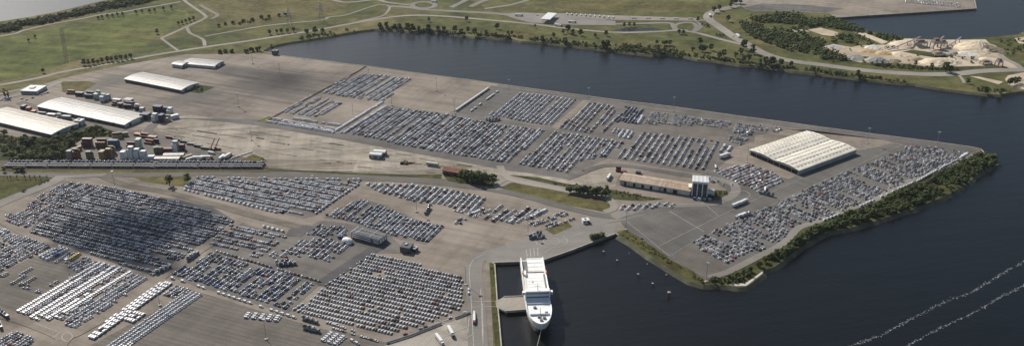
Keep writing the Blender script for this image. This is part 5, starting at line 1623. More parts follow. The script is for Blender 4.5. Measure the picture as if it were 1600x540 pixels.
stack(140, 249, 3, (4, 4, 3), 6.1, ('green', 'brown', 'green', 'maroon'), RZ, 'in green block by train')
stack(160, 249, 3, (4, 4, 4), 6.1, ('yellow', 'brown', 'tan'), RZ, 'in yellow block by train')
stack(171, 248, 3, (5, 5, 4), 6.1, ('brown', 'red', 'yellow', 'maroon'), RZ, 'in mixed block by train')
stack(176, 240, 2, (4, 3), 6.1, ('brown', 'tan'), RZ, 'behind the mixed block')
stack(136, 230, 3, (3, 4, 4), 12.2, ('maroon', 'red', 'navy', 'tan'), RZ, 'in wide red block by bushes')
stack(158, 231, 3, (3, 3, 4), 12.2, ('brown', 'yellow', 'green', 'maroon'), RZ, 'in olive block by bushes')
stack(178, 231, 3, (4, 4, 3), 12.2, ('blue', 'grey', 'blue', 'navy'), RZ, 'in blue block by bushes')
stack(184, 217, 2, (2, 3), 12.2, ('tan', 'brown'), .3, 'at bush tip')
stack(193, 213, 1, 2, 12.2, ('tan', 'yellow'), .3, 'end of bush tip row')
stack(193, 249.5, 3, (4, 4, 4), 6.1, ('white', 'white', 'grey'), RZ, 'in left white block')
stack(205, 249, 3, (5, 6, 6), 6.1, ('white',), RZ, 'in tallest white block')
stack(214, 249.5, 3, (4, 5, 5), 6.1, ('white', 'white', 'mint'), RZ, 'in third white block')
stack(224, 249.5, 3, (3, 4, 4), 6.1, ('white',), RZ, 'in fourth white block')
stack(234, 250, 2, (2, 2), 12.2, ('white',), RZ, 'in low white block')
stack(206, 232, 2, (2, 3), 12.2, ('red', 'maroon'), RZ, 'in low red block mid yard')
stack(217, 233, 3, (5, 5, 5), 6.1, ('mint', 'white', 'mint'), RZ, 'in pale green block mid yard')
stack(245, 239, 2, (3, 3), 6.1, ('green', 'brown', 'maroon'), .5, 'in dark block mid yard')
stack(252, 239, 2, (3, 2), 6.1, ('brown', 'red'), RZ, 'next to dark block mid yard')
stack(262, 238, 2, (2, 2), 12.2, ('red', 'maroon'), RZ, 'before white tower of five')
stack(274, 237, 3, (4, 5, 5), 6.1, ('white', 'mint', 'white'), RZ, 'in right white tower')
stack(285, 235, 2, (3, 3), 6.1, ('maroon',), RZ, 'right of right white tower')
stack(293, 246, 1, 1, 12.2, ('tan',), .8, 'slanting at yard end')
stack(298, 249, 1, 1, 12.2, ('white',), .8, 'slanting by the train')
stack(216, 212, 2, (1, 1), 12.2, ('orange', 'red'), -.3, 'on upper left row of yard')
stack(225, 215, 2, (1, 2), 12.2, ('red', 'brown'), -.3, 'on upper middle row of yard')
stack(238, 219, 2, (2, 2), 12.2, ('tan', 'green', 'yellow'), -.25, 'on upper right row of yard')
stack(245, 223, 1, 2, 6.1, ('navy', 'maroon'), -.2, 'on upper right edge of yard')
stack(232, 225, 2, (1, 2), 12.2, ('red', 'maroon'), -.3, 'mid row of yard')
for k in range(6):
    stack(266 + k * 11, 216 + k * 3.4, 1, 1, 12.2, (('red', 'brown', 'navy', 'grey', 'navy', 'green')[k],), -.28, 'number %s in the single file on siding' % NUM[k])
# blue and white blocks beside the longest shed
stack(246, 174.5, 3, (3, 3, 3), 12.2, ('navy', 'navy', 'blue'), -.25, 'in upper navy block by shed')
stack(259, 176, 2, (3, 3), 6.1, ('navy',), -.25, 'next to upper navy block')
stack(264, 178, 3, (2, 3, 3), 6.1, ('white',), -.25, 'in upper white block by shed')
stack(269, 186, 4, (2, 2, 2, 2), 6.1, ('white',), -.9, 'in slanting white row by shed')
stack(241, 190, 3, (3, 4, 4), 6.1, ('white', 'white', 'tan'), -.2, 'in lower white block by shed')
stack(252, 191, 4, (4, 4, 4, 3), 6.1, ('navy', 'navy', 'blue'), -.2, 'in lower navy block by shed')
stack(260, 190, 3, (2, 2, 3), 6.1, ('tan', 'white'), -.2, 'right of lower navy block')
stack(226, 187, 4, (3, 3, 3, 3), 12.2, ('navy', 'blue', 'navy'), -.2, 'at the shed gable')
stack(214, 172, 3, (2, 3, 2), 6.1, ('navy', 'white'), -.2, 'behind the shed right end')
stack(222, 174, 2, (2, 2), 6.1, ('white', 'tan'), -.2, 'behind the shed right corner')
stack(200, 169, 3, (2, 2, 3), 12.2, ('navy', 'red', 'blue'), -.2, 'behind the shed third from right')
stack(188, 167, 2, (2, 2), 6.1, ('navy', 'tan'), -.2, 'behind the shed fourth from right')
stack(178, 165, 2, (1, 2), 6.1, ('maroon', 'white'), -.2, 'behind the shed in the middle')
stack(200, 161, 3, (2, 2, 2), 12.2, ('white', 'white', 'navy'), -.2, 'in outer white row')
stack(182, 158, 2, (1, 1), 12.2, ('white',), -.2, 'in outer white row middle')
stack(160, 159, 4, (3, 3, 4, 3), 6.1, ('white', 'mint'), -.2, 'in tall pale block behind shed')
stack(167, 157, 3, (2, 3, 3), 6.1, ('white', 'grey'), -.2, 'next to tall pale block')
stack(150, 155, 4, (3, 3, 3, 4), 6.1, ('mint', 'white', 'navy'), -.2, 'in left pale block behind shed')
stack(139, 153, 3, (2, 2, 3), 12.2, ('navy', 'navy', 'blue'), -.2, 'in left navy block behind shed')
stack(124, 150, 2, (2, 2), 12.2, ('navy', 'grey'), -.2, 'second from left behind shed')
stack(110, 147, 2, (1, 2), 12.2, ('red', 'orange'), -.2, 'leftmost behind shed')
stack(36, 171, 3, (2, 2, 2), 6.1, ('navy', 'blue'), -.2, 'by the cream shed top')
stack(45, 173.5, 2, (2, 2), 6.1, ('orange', 'red'), -.2, 'in orange pair by cream shed')
stack(52, 176, 2, (1, 1), 6.1, ('orange',), -.2, 'low by the cream shed')
stack(66, 178, 1, 1, 12.2, ('grey',), -.2, 'halfway along the cream shed')
stack(80, 181, 2, (1, 1), 12.2, ('white', 'mint'), -.2, 'right along the cream shed')
stack(93, 183, 2, (2, 1), 6.1, ('white', 'grey'), -.2, 'in the pale pair by cream shed')
stack(104, 187, 2, (2, 2), 12.2, ('grey', 'mint'), -.2, 'at the right end by cream shed')
stack(975, 271, 2, (1, 1), 6.1, ('red', 'maroon'), -.2, 'behind the rusty shed')
stack(966, 268, 2, (1, 2), 6.1, ('maroon', 'brown'), -.2, 'left behind the rusty shed')
stack(997, 272, 2, (1, 1), 6.1, ('navy', 'green'), -.2, 'in dark pair behind rusty shed')

BOXES.sort(key=lambda e: (e[0], e[1]))
mass_v, mass_f, mass_m, mass_mats = [], [], [], []
for i, (hid, dd, ln, col, p, rz_, lab) in enumerate(BOXES):
    bm_, dm = container_meshes(ln, col)
    if i < 300:
        o = link('shipping_container', bm_, None, p, rz_, lab, 'container', 'containers in the yards')
        link('door', dm, o)
    else:
        mtx = Matrix.Translation(p) @ Matrix.Rotation(rz_, 4, 'Z')
        n0 = len(mass_v)
        mass_v += [tuple(mtx @ v.co) for v in bm_.vertices]
        if CMAT[col] not in mass_mats:
            mass_mats.append(CMAT[col])
        mass_m += [mass_mats.index(CMAT[col])] * len(bm_.polygons)
        mass_f += [tuple(n0 + v for v in f.vertices) for f in bm_.polygons]
me = bpy.data.meshes.new('container_mass')
me.from_pydata(mass_v, [], mass_f)
for m in mass_mats:
    me.materials.append(m)
me.polygons.foreach_set('material_index', mass_m)
link('container_mass', me, kind='stuff', label='further containers packed behind the front ones of the stacks', cat='containers')

# ------------------------------------------------------------------ lorries, transporters, buses
def truck_meshes(c, ln=13.0):
    cab, tr, wh, gl = MB(), MB(), MB(), MB()
    cab.box(-1.2, 1.2, ln / 2 - .2, ln / 2 + 2.3, .7, 3.2, PM[c] if c in PM else CMAT[c], ty=.12)
    gl.box(-1.1, 1.1, ln / 2 + 2.21, ln / 2 + 2.32, 1.8, 2.7, GLASS)
    tr.box(-1.27, 1.27, -ln / 2, ln / 2 - .7, 1.1, 3.9, WHITE if c != 'dark' else WALLD)
    for y in (-ln / 2 + 1.2, -ln / 2 + 2.5, -ln / 2 + 3.8, ln / 2 - .2, ln / 2 + 1.5):
        for s in (-1, 1):
            n = 8
            ring = [(y + .5 * math.cos(k * math.pi / 4), .5 + .5 * math.sin(k * math.pi / 4)) for k in range(n)]
            wh.hexa([(s * 1.1 - .16, a, z) for a, z in ring], [(s * 1.1 + .16, a, z) for a, z in ring], TYRE)
    return cab.mesh('cab'), tr.mesh('trailer'), wh.mesh('wheels'), gl.mesh('windscreen')
TM = {}
def truck(px, py, tox, toy, label, c='white', cat='lorry', scale=1.0, group=None):
    a, b = G(px, py), G(tox, toy)
    if c not in TM:
        TM[c] = truck_meshes(c)
    t = thing('lorry', label, cat, (a.x, a.y, Z5 + .06), math.atan2(-(b.x - a.x), b.y - a.y), group, scale)
    for n_, me in zip(('cab', 'trailer', 'wheels', 'windscreen'), TM[c]):
        o = link(n_, me, t)
        if n_ == 'wheels':
            o['kind'] = 'stuff'
def transporter(px, py, tox, toy, label, cols=('silver', 'grey', 'white', 'black')):
    """two-deck car transporter with its load"""
    a, b = G(px, py), G(tox, toy)
    t = thing('car_transporter', label, 'car transporter', (a.x, a.y, Z5 + .06), math.atan2(-(b.x - a.x), b.y - a.y), 'car transporters in the yards')
    if 'grey' not in TM:
        TM['grey'] = truck_meshes('grey')
    link('cab', TM['grey'][0], t); link('windscreen', TM['grey'][3], t)
    for z in (1.0, 2.8):
        m = MB(); m.box(-1.25, 1.25, -8.5, 6.0, z, z + .14, GREYP); m.obj('deck', t)
    for y in (-8, -3, 2, 5.6):
        for s in (-1, 1):
            m = MB(); m.box(s * 1.2 - .07, s * 1.2 + .07, y - .08, y + .08, 1.16, 2.78, RUST); m.obj('post', t)
    wh = link('wheels', TM['grey'][2], t); wh['kind'] = 'stuff'
    for z in (1.14, 2.94):
        for k in range(3):
            y = -6.2 + k * 4.7
            c, s = math.cos(t.rotation_euler.z), math.sin(t.rotation_euler.z)
            FLEET2.append(['car', a.x - y * s, a.y + y * c, t.rotation_euler.z, pick([(q, 1) for q in cols]), '', 0, 0, 0, z + Z5 + .06])
FLEET2 = []
transporter(444, 411, 470, 409, 'car transporter parked on the open tarmac above the blue-grey lot')
transporter(449, 414, 472, 412, 'second car transporter beside the one on the open tarmac')
transporter(484, 502, 505, 508, 'loaded transporter at the foot of the big block')
transporter(486, 516, 503, 520, 'transporter parked below the loaded one near the bottom')
transporter(6, 492, 14, 498, 'dark transporter at the bottom left edge of the photo')
transporter(0, 508, 5, 520, 'dark transporter cut by the left edge below another', ('black', 'dark blue', 'grey'))
transporter(255, 423, 264, 419, 'transporter loading at the dark block corner')
transporter(301, 402, 310, 396, 'loaded transporter where the dark block ends')
transporter(767, 187, 775, 186, 'transporter on the tarmac below the white quay lot')
transporter(772, 189, 780, 188, 'second transporter below the white quay lot')
transporter(838, 372, 848, 371, 'transporter standing by the painted turning circle')
transporter(836, 368, 843, 365, 'second transporter near the painted turning circle')
transporter(668, 330, 664, 336, 'transporter at the edge of the white diagonal rows')
transporter(1165, 338, 1158, 341, 'transporter on the pier lane by the pier cars', ('silver', 'white', 'blue'))
transporter(1198, 305, 1190, 303, 'transporter in the lane below the striped warehouse')
truck(704, 520, 709, 529, 'grey lorry with a white front on the concrete yard', 'grey')
truck(686, 532, 692, 540, 'white lorry at the bottom of the concrete yard')
truck(741, 500, 741, 510, 'rusty orange lorry on the quay road', 'red', scale=.8)
truck(741, 493, 741, 486, 'white lorry parked on the quay road verge', scale=.6)
truck(1160, 318, 1172, 312, 'white lorry pair leading on the pier entrance lane')
truck(1150, 322, 1160, 318, 'second white lorry on the pier entrance lane')
truck(1158, 339, 1150, 342, 'pale lorry beside the transporter on the pier')
truck(1153, 58, 1148, 54, 'white lorry on the far highway', scale=1.1)
truck(1109, 26, 1109, 22, 'dark lorry climbing the far highway', 'grey', scale=1.1)
truck(951, 279, 955, 273, 'white lorry at the yard left of the rusty shed')
truck(1131, 246, 1143, 242, 'white lorry parked left of the striped warehouse', scale=1.2)
truck(1118, 262, 1117, 258, 'small white lorry by the fifteen-row lot corner', scale=.6)
truck(1195, 298, 1196, 292, 'white lorry on the bend behind the tower lawn', scale=.8)
truck(980, 285, 984, 286, 'white lorry at the rusty shed loading side', scale=.7)
truck(994, 288, 1000, 289, 'pale lorry by the rusty shed second door', scale=.7)
truck(1063, 303, 1070, 304, 'white lorry beside the tower stair block', scale=.7)
for i in range(12):                              # white trailers lined up beside the empty gravel lot
    f = i / 11
    truck(715 + 46 * f, 172.5 - 31.5 * f, 722 + 46 * f, 168 - 31.5 * f, 'white trailer, %s from the bottom in the line beside the empty lot' % nth(i), 'white', 'trailer', .72, 'trailers lined beside the empty lot')
for i, f in enumerate((0, .12, .3, .55, .62, .69, .76, .9)):
    truck(737 + 44 * f, 173.5 - 32 * f, 744 + 44 * f, 169 - 32 * f, 'pale trailer, %s from the bottom in the second thin line' % nth(i), 'light grey', 'trailer', .5, 'trailers in the thin line')
for i in range(11):
    f = i / 10
    truck(886 + 72 * f, 23 + 5.5 * f, 886 + 72 * f + (2 if i % 3 else -2), 19 + 5.5 * f, '%s lorry, %s from the left in the far lorry park' % (('white', 'grey', 'red')[i % 3], nth(i)), ('white', 'grey', 'red')[i % 3], 'lorry', .6, 'lorries in the far park')
for i in range(5):
    truck(990 + 22 * i, 29.5 + i * .3, 1000 + 22 * i, 29.8 + i * .3, 'lorry, %s from the left on the far park road' % nth(i), ('white', 'red', 'grey')[i % 3], 'lorry', .6, 'lorries on the far park road')
truck(810, 25.5, 816, 25.8, 'dark lorry left of the far canopy', 'grey'); truck(893, 36, 899, 36.4, 'dark lorry right of the far canopy', 'grey'); truck(872, 41.5, 880, 42.5, 'dark lorry on the road below the far canopy', 'grey')
truck(678, 4, 683, 4, 'dark lorry at the far roundabout', 'grey', scale=.8)
# site machines at the head of the container yard
def crane(px, py, rz, label):
    q = G(px, py)
    t = thing('reach_stacker', label, 'crane', (q.x, q.y, Z5), rz)
    m = MB(); m.box(-4, 4, -1.8, 1.8, .6, 2.4, CMAT['red']); m.obj('chassis', t)
    m = MB(); m.box(-3.5, -1, -1, 1, 2.42, 4.2, WALLD); m.obj('cab', t)
    m = MB(); m.beam((-2.5, 1.3, 3), (4, 1.3, 15), 1.0, 1.0, CMAT['red']); m.obj('boom', t)
    m = MB(); m.box(-3.4, -2.2, -2.05, 2.05, .02, 1.3, TYRE); m.obj('axle', t)
    m = MB(); m.box(2.0, 3.2, -2.05, 2.05, .02, 1.3, TYRE); m.obj('axle', t)
crane(333, 235, .3, 'left red boom crane at the end of the siding')
crane(340, 234, .2, 'right red boom crane at the end of the siding')
truck(330, 240, 345, 243, 'long pale trailer before the boom cranes', 'light grey', scale=.7)
truck(347, 248, 354, 242, 'dark trailer slanting by the boom cranes', 'grey')
truck(355, 246, 360, 243, 'yellow-cabbed lorry slanting by the boom cranes', 'yellow')
truck(322, 248, 331, 248, 'red lorry lying behind the train', 'red')
truck(310, 249, 316, 249, 'dark lorry behind the train', 'grey')
for i in range(6):
    truck(364 + i * 5.5, 247.5 - i * 1.8, 368 + i * 5.5, 246 - i * 1.8, 'white trailer, %s from the train in the slanting row' % nth(i), 'white', 'trailer', .34, 'small trailers at the yard tip')

# ------------------------------------------------------------------ car trains on the sidings
WAGON = flat('wagon grey', (0.075, 0.08, 0.09), .7)
def wagon_meshes(dark):
    paintm = GREYP if not dark else WALLD
    lo, up = MB(), MB()
    lo.box(-12.6, 12.6, -1.4, 1.4, .9, 1.25, paintm)
    up.box(-12.6, 12.6, -1.45, 1.45, 2.95, 3.12, WAGON)
    po = MB(); po.box(-.12, .12, -.07, .07, 1.27, 2.93, paintm)
    si = MB(); si.box(-12.6, 12.6, -.05, .05, 1.3, 1.9, paintm)
    bo = MB(); bo.box(-1.6, 1.6, -1.1, 1.1, .1, .88, DARK)
    return lo.mesh('lower_deck'), up.mesh('upper_deck'), po.mesh('post'), si.mesh('side_panel'), bo.mesh('bogie')
WM = wagon_meshes(True)
a0, a1 = G(-6, 261.5), G(411, 263.0)
dv = Vector((a1.x - a0.x, a1.y - a0.y)); tl = dv.length; dv.normalize()
nv = Vector((-dv.y, dv.x))
trz = math.atan2(dv.y, dv.x)
for tr, (off, loaded) in enumerate(((0, 0), (6.0, 0), (12.0, 1))):
    k, s = 0, tl - 13.2
    while s > 4:
        x, y = a0.x + dv.x * s + nv.x * off, a0.y + dv.y * s + nv.y * off
        t = thing('car_wagon', '%s wagon from the right end of the %s car train' % (nth(k), ('nearest', 'middle empty', 'farthest loaded')[tr]), 'rail wagon', (x, y, Z4), trz, 'wagons of the car trains')
        link('lower_deck', WM[0], t); link('upper_deck', WM[1], t)
        for px in (-12.3, -6, 0, 6, 12.3):
            for sy in (-1.36, 1.36):
                link('post', WM[2], t, (px, sy, 0))
        for sy in (-1.42, 1.42):
            link('side_panel', WM[3], t, (0, sy, 0))
        for px in (-9, 9):
            link('bogie', WM[4], t, (px, 0, 0))
        for dk in ((3.14, 1.27) if loaded else (1.27,)):
            for j in range(5):
                xx = -10 + j * 5
                if rv.random() < .08:
                    continue
                FLEET2.append(['car', x + dv.x * xx, y + dv.y * xx, trz - math.pi / 2, pick(PALEMIX if loaded else DARKMIX), '', 0, 0, 0, Z4 + dk])
        s -= 26.2; k += 1
rl = MB()
for off in (0, 6, 12, 18, 24, -8):
    for g in (-.72, .72):
        p, q = Vector((a0.x, a0.y)) + nv * (off + g) - dv * 60, Vector((a1.x, a1.y)) + nv * (off + g) + dv * 110
        rl.beam((p.x, p.y, .34), (q.x, q.y, .34), .12, .2, RUST)
rl.obj('rails', kind='structure')

# fences and low walls
def fence(px, h, label, mat=WALLD, post=4.0, name='fence', solid=True, cat='fence'):
    pts = [G(*p) for p in px]
    t = thing(name, label, cat, (pts[0].x, pts[0].y, .1))
    k = 0
    for a, b in zip(pts, pts[1:]):
        d = b - a; n = max(1, int(d.length / post))
        for i in range(n):
            p, q = a + d * i / n - pts[0], a + d * (i + 1) / n - pts[0]
            m = MB(); m.beam((p.x, p.y, h / 2 + .2), (q.x, q.y, h / 2 + .2), .22, h, mat); m.obj('panel', t)
fence([(604, 537), (642, 525), (690, 506)], 2.0, 'long dark wall along the top of the concrete yard', WALLG, 9, 'wall', cat='wall')
fence([(711, 498), (735, 489)], 2.0, 'short dark wall at the corner of the concrete yard', WALLG, 9, 'wall', cat='wall')
fence([(418, 190), (430, 182), (505, 141), (560, 112), (572, 104)], 1.4, 'thin fence from the pale gravel up to the dock quay', RUST, 8)

# ------------------------------------------------------------------ trees and scrub
def ico(r, seed, jag=.28):
    rr = random.Random(seed)
    p = (1 + 5 ** .5) / 2
    vs = [(-1, p, 0), (1, p, 0), (-1, -p, 0), (1, -p, 0), (0, -1, p), (0, 1, p), (0, -1, -p), (0, 1, -p), (p, 0, -1), (p, 0, 1), (-p, 0, -1), (-p, 0, 1)]
    fs = [(0, 11, 5), (0, 5, 1), (0, 1, 7), (0, 7, 10), (0, 10, 11), (1, 5, 9), (5, 11, 4), (11, 10, 2), (10, 7, 6), (7, 1, 8), (3, 9, 4), (3, 4, 2), (3, 2, 6), (3, 6, 8), (3, 8, 9), (4, 9, 5), (2, 4, 11), (6, 2, 10), (8, 6, 7), (9, 8, 1)]
    return [tuple(c / 1.902 * r * k for c in v) for v, k in ((v, rr.uniform(1 - jag, 1 + jag)) for v in vs)], fs

def crown_mesh(seed, w, h0, h1, mat, clumps=24, leaves=340, name='crown', lean=0.0):
    rr = random.Random(seed)
    b = MB()
    i = b.mi(mat)
    cs = []
    for k in range(clumps):
        u = rr.random()
        z = h0 + (h1 - h0) * (.12 + .8 * u)
        prof = math.sin(math.pi * (.18 + .72 * u)) ** .7
        a, q = rr.uniform(0, 6.283), rr.random() ** .5
        r = w * rr.uniform(.22, .40)
        x, y = w * prof * q * .8 * math.cos(a) + lean * u, w * prof * q * .8 * math.sin(a)
        cs.append((x, y, z, r))
        vs, fs = ico(r, seed * 100 + k)
        n0 = len(b.v)
        b.v += [(x + p[0], y + p[1], z + p[2] * .8) for p in vs]
        b.f += [tuple(n0 + j for j in f) for f in fs]; b.m += [i] * len(fs)
    for k in range(leaves):
        x, y, z, r = cs[rr.randrange(clumps)]
        d = Vector((rr.gauss(0, 1), rr.gauss(0, 1), rr.gauss(.2, .9))).normalized()
        p = Vector((x, y, z)) + Vector((d.x, d.y, d.z * .8)) * r * rr.uniform(.85, 1.35)
        s = w * rr.uniform(.05, .12)
        e = Vector((rr.gauss(0, 1), rr.gauss(0, 1), rr.gauss(0, .6))).normalized() * s
        f = d.cross(e).normalized() * s * .8
        n0 = len(b.v)
        b.v += [tuple(p - e), tuple(p + f), tuple(p + e)]
        b.f.append((n0, n0 + 1, n0 + 2)); b.m.append(i)
    return b.mesh(name)

def trunk_mesh(seed, h, r):
    b = MB()
    b.cyl(0, 0, 0, h, r, r * .45, BARK, 7)
    return b.mesh('trunk')
def limb_mesh(seed, h):
    rr = random.Random(seed)
    b = MB(); a = rr.uniform(0, 6.28)
    b.beam((0, 0, h * .55), (1.9 * math.cos(a), 1.9 * math.sin(a), h * 1.25), .2, .2, BARK)
    return b.mesh('limb')
# kinds: round, spreading, tall, shrub   (about 10 m high at scale 1)
TP = {}
for kd, (w, h0, h1, mt, th) in {'round': (3.9, 2.0, 9.6, LEAF, 5.0), 'spreading': (5.0, 2.2, 8.2, LEAF, 4.5), 'tall': (2.5, 1.6, 13.0, LEAF, 8.0), 'shrub': (3.4, .3, 4.6, LEAFY, 2.0), 'olive': (4.0, 1.6, 8.0, LEAFY, 4.2)}.items():
    TP[kd] = [(crown_mesh(hash(kd) % 97 * 0 + len(kd) * 7 + k * 31, w, h0, h1, mt, lean=.6 * k), trunk_mesh(k, th, .34), [limb_mesh(k * 5 + q, th) for q in range(2)]) for k in range(3)]
rt = random.Random(21)
def tree(px, py, kd, scale, label, group, name='tree', cat='tree'):
    q = G(px, py)
    cr, tk, lb = TP[kd][rt.randrange(3)]
    s = scale * rt.uniform(.92, 1.08)
    t = thing(name, label, cat, (q.x, q.y, .05), rt.uniform(0, 6.28), group, (s * rt.uniform(.9, 1.12), s * rt.uniform(.9, 1.12), s))
    link('crown', cr, t, kind='stuff'); link('trunk', tk, t)
    if kd != 'shrub':
        for l_ in lb:
            link('limb', l_, t)

def trees(pts, kd, scale, fmt, group, name='tree', cat='tree'):
    for i, p in enumerate(pts):
        k2 = p[3] if len(p) > 3 else kd
        tree(p[0], p[1], k2, scale * (p[2] if len(p) > 2 else 1), fmt % nth(i), group, name, cat)

BANK = [(406, 80), (422, 54), (433, 53), (440, 52.5), (449, 51.5), (459, 50.5), (480, 55.5, 1.5), (492, 53, 1.6), (504, 53, 1.3), (594, 44.5, 1.3), (604, 44, 1.3), (617, 45, 1), (625, 46.5, 1.4), (637, 47, 1.5), (645, 49, 1.6), (655, 48, 1.2),
        (670, 50, 1.7), (684, 49.5, 1.2), (694, 50, 1.2), (711, 51, 1.4), (720, 55, 1.4), (731, 50.5, 1.2), (742, 56.5, 1.6), (760, 54), (774, 57.5, .9), (776, 45.5, 1.3), (794, 55, .9), (800, 55), (729, 33.5, 1.2), (670, 34), (847, 66, 1.4), (882, 69, 1.5),
        (887, 51.5, 1.7), (880, 53), (895, 54.5, 1.2), (907, 56, 1.4), (947, 56.5, 1.2), (930, 58.5), (865, 59), (943, 75, 1.7), (949, 76, 1.9), (836, 44, .8)]
trees(BANK, 'round', .92, 'dark tree on the dock far bank, %s from its west end', 'trees along the far bank of the dock')
EAST = [(975, 42.5), (983, 42), (991, 42.5), (1026, 70), (1038, 71, 1.3, 'spreading'), (1046, 71, 1.2), (1061, 53.5), (1068, 54), (1094, 69.5, 1.5), (1098, 81, 1.5, 'spreading'), (1110, 79, 1.5), (1082, 82, 1.2), (1130, 89, 1.4), (1124, 92, 1.6), (1149, 91, 1.3),
        (1157, 85, 1.3), (1162, 78, 1.9), (1176, 84, 1.9), (1170, 96, 1.6), (1162, 97, 1.3), (1195, 100, 1.5), (1188, 99), (1205, 103, 1.8), (1220, 104, 1.5), (1235, 104), (1270, 114, 1.3), (1289, 118, 1.1), (1306, 120, 1.1), (1340, 121, 1.5), (1137, 34, 1.5), (1143, 6, 1.5),
        (1150, 6, 1.6), (1157, 6, 1.4), (1115, 20, 1.5), (1124, 16.5, 1.4), (1141, 12, 1.3), (1090, 34, 1.1), (1005, 81, .9), (1018, 84), (1030, 85), (1477, 113, 1.8), (1484, 113, 1.3), (1512, 131), (1540, 146, 1.2), (1564, 146), (1577, 133, 1.5), (1585, 132, 1.4), (1590, 130, 1.2), (1430, 103), (1455, 106)]
trees(EAST, 'round', .92, 'dark tree on the east bank meadow, %s in order from the west', 'trees on the meadow beyond the dock')
trees([(132, 102, 1.2), (139, 102, 1.3), (146, 101, 1.2), (153, 100, .8), (160, 98.5), (168, 97, 1.2), (175, 96), (182, 95.5), (190, 94.5), (197, 93), (205, 92, 1.1)], 'round', .95, 'dark tree %s from the left in the row beside the main road', 'tree row along the main road')
trees([(279, 40), (285, 38), (291, 36), (297, 34), (303, 32)], 'round', .9, 'dark tree %s from the left in the clump by the country lane', 'trees by the country lane')
trees([(154, 30.5), (160, 29.5), (168, 28), (176, 27), (184, 26), (192, 25), (213, 22), (222, 20.5), (234, 20), (242, 18.5), (256, 16.5), (268, 14.5)], 'round', .8, 'small tree %s from the left in the hedge row above the green field', 'trees in the hedge row')
trees([(342, 42), (352, 39), (364, 37.5), (380, 34.5), (394, 32.5), (408, 28.5), (420, 27), (436, 25.5), (446, 24.5)], 'shrub', 1.2, 'bush %s from the left along the thin far hedge', 'bushes along the far hedge', 'bush', 'bush')
trees([(246, 53, 1.2), (55, 60, .8), (68, 114, .9), (45, 66, .7)], 'round', .9, 'lone tree %s from the right on the green meadow', 'lone trees on the meadow')
trees([(344, 83), (352, 82.5), (362, 82.5), (394, 80.5), (402, 79.5), (385, 82.5)], 'shrub', 1.4, 'bush %s from the left at the dock head', 'bushes at the dock head', 'bush', 'bush')
tree(9, 153, 'tall', 1.25, 'tall dark poplar behind the cream shed at the left', 'poplars by the left sheds')
tree(14, 154, 'tall', 1.05, 'shorter poplar right of the tall dark one at the left', 'poplars by the left sheds')
tree(7, 269, 'round', .8, 'small tree at the left edge below the train', 'trees below the train')
trees([(26, 267.5), (33, 266.5), (36, 268)], 'spreading', .8, 'bushy tree below the train, %s from the left', 'trees below the train')
tree(265, 290, 'round', 1.35, 'round dark tree left of the fenced upper lot', 'pair of trees by the upper lot')
tree(294, 285, 'round', 1.4, 'round dark tree at the corner of the fenced upper lot', 'pair of trees by the upper lot')
trees([(722, 278, 1.2), (729, 282, 1.4), (736, 285, 1.6), (743, 286, 1.8), (749, 284, 1.6), (756, 286, 1.4), (763, 287, 1.3), (770, 286, 1.3), (745, 280, 1.3), (735, 279, 1.2)], 'round', .95, 'green tree %s in the clump beside the brick shed', 'tree clump by the brick shed')
trees([(890, 301, 1.2), (897, 301, 1.4), (904, 302, 1.5), (911, 303, 1.5), (918, 304, 1.2, 'olive'), (926, 306, 1.3), (933, 306, 1.5), (940, 307, 1.4), (946, 307), (922, 298, .9, 'olive'), (938, 299, 1.0, 'olive'), (948, 297, .9, 'olive')], 'spreading', .85,
      'bushy tree %s from the left beside the looping access road', 'bushes beside the access road')
trees([(926, 373), (931, 372.5), (936, 371), (941, 369)], 'shrub', 1.2, 'scrubby bush %s from the left on the inner quay edge', 'bushes on the inner quay', 'bush', 'bush')
trees([(36, 223, 1.3), (46, 226, 1.5), (52, 223, 1.3), (40, 217, 1), (8, 211, 1.2), (120, 214, 1.2), (128, 212), (140, 209, 1.2), (152, 205, 1.2), (112, 226, 1.2), (90, 219), (62, 250, 1.3), (50, 251, 1.3), (35, 250, 1.1), (75, 249, 1.2), (90, 247, 1.3), (100, 243, 1.2), (108, 219, 1.3), (162, 208), (172, 211),
       (85, 236, 1.2), (20, 247, 1.3), (8, 240, 1.2), (30, 236), (70, 236)], 'spreading', .82, 'scrub tree %s listed in the thicket left of the containers', 'trees in the container yard thicket')
for px, n_ in ((9, 0), (14, 1), (24, 2), (37, 3), (44, 4), (52, 5), (60, 6), (71, 7)):
    tree(px + 3, 280 - n_ * .1, 'tall', .42, 'slim young tree %s from the left in the lower left field' % nth(n_), 'young trees in the lower left field')
# the wooded spit along the pier
SPIT_IN = [(1240, 376), (1258, 364), (1285, 353), (1300, 350), (1325, 337), (1345, 330), (1366, 321), (1394, 305), (1415, 296), (1432, 287), (1450, 280), (1470, 269), (1497, 254), (1518, 244), (1535, 241)]
SPIT_OUT = [(1218, 406), (1238, 391), (1258, 378), (1280, 364), (1297, 358), (1327, 352), (1363, 342.5), (1391, 334), (1430, 323), (1447, 314), (1483, 300), (1514, 281), (1533, 267), (1550, 259), (1553, 250)]
sp = []
SP1, SP2 = spline(SPIT_IN, 5), spline(SPIT_OUT, 5)
for i in range(0, len(SP1), 1):
    for f in (rt.uniform(.1, .45), rt.uniform(.55, .98)):
        a = (SP1[i][0] + (SP2[i][0] - SP1[i][0]) * f, SP1[i][1] + (SP2[i][1] - SP1[i][1]) * f)
        if rt.random() < .86:
            sp.append((a[0] + rt.gauss(0, 2), a[1] + rt.gauss(0, .6), rt.uniform(.5, 1.0) if f < .5 else rt.uniform(.7, 1.25), rt.choice(('spreading', 'olive', 'round', 'spreading', 'spreading'))))
sp.sort()
trees(sp, 'spreading', .88, 'tree %s from the left end of the wooded strip along the pier', 'trees on the wooded strip of the pier')
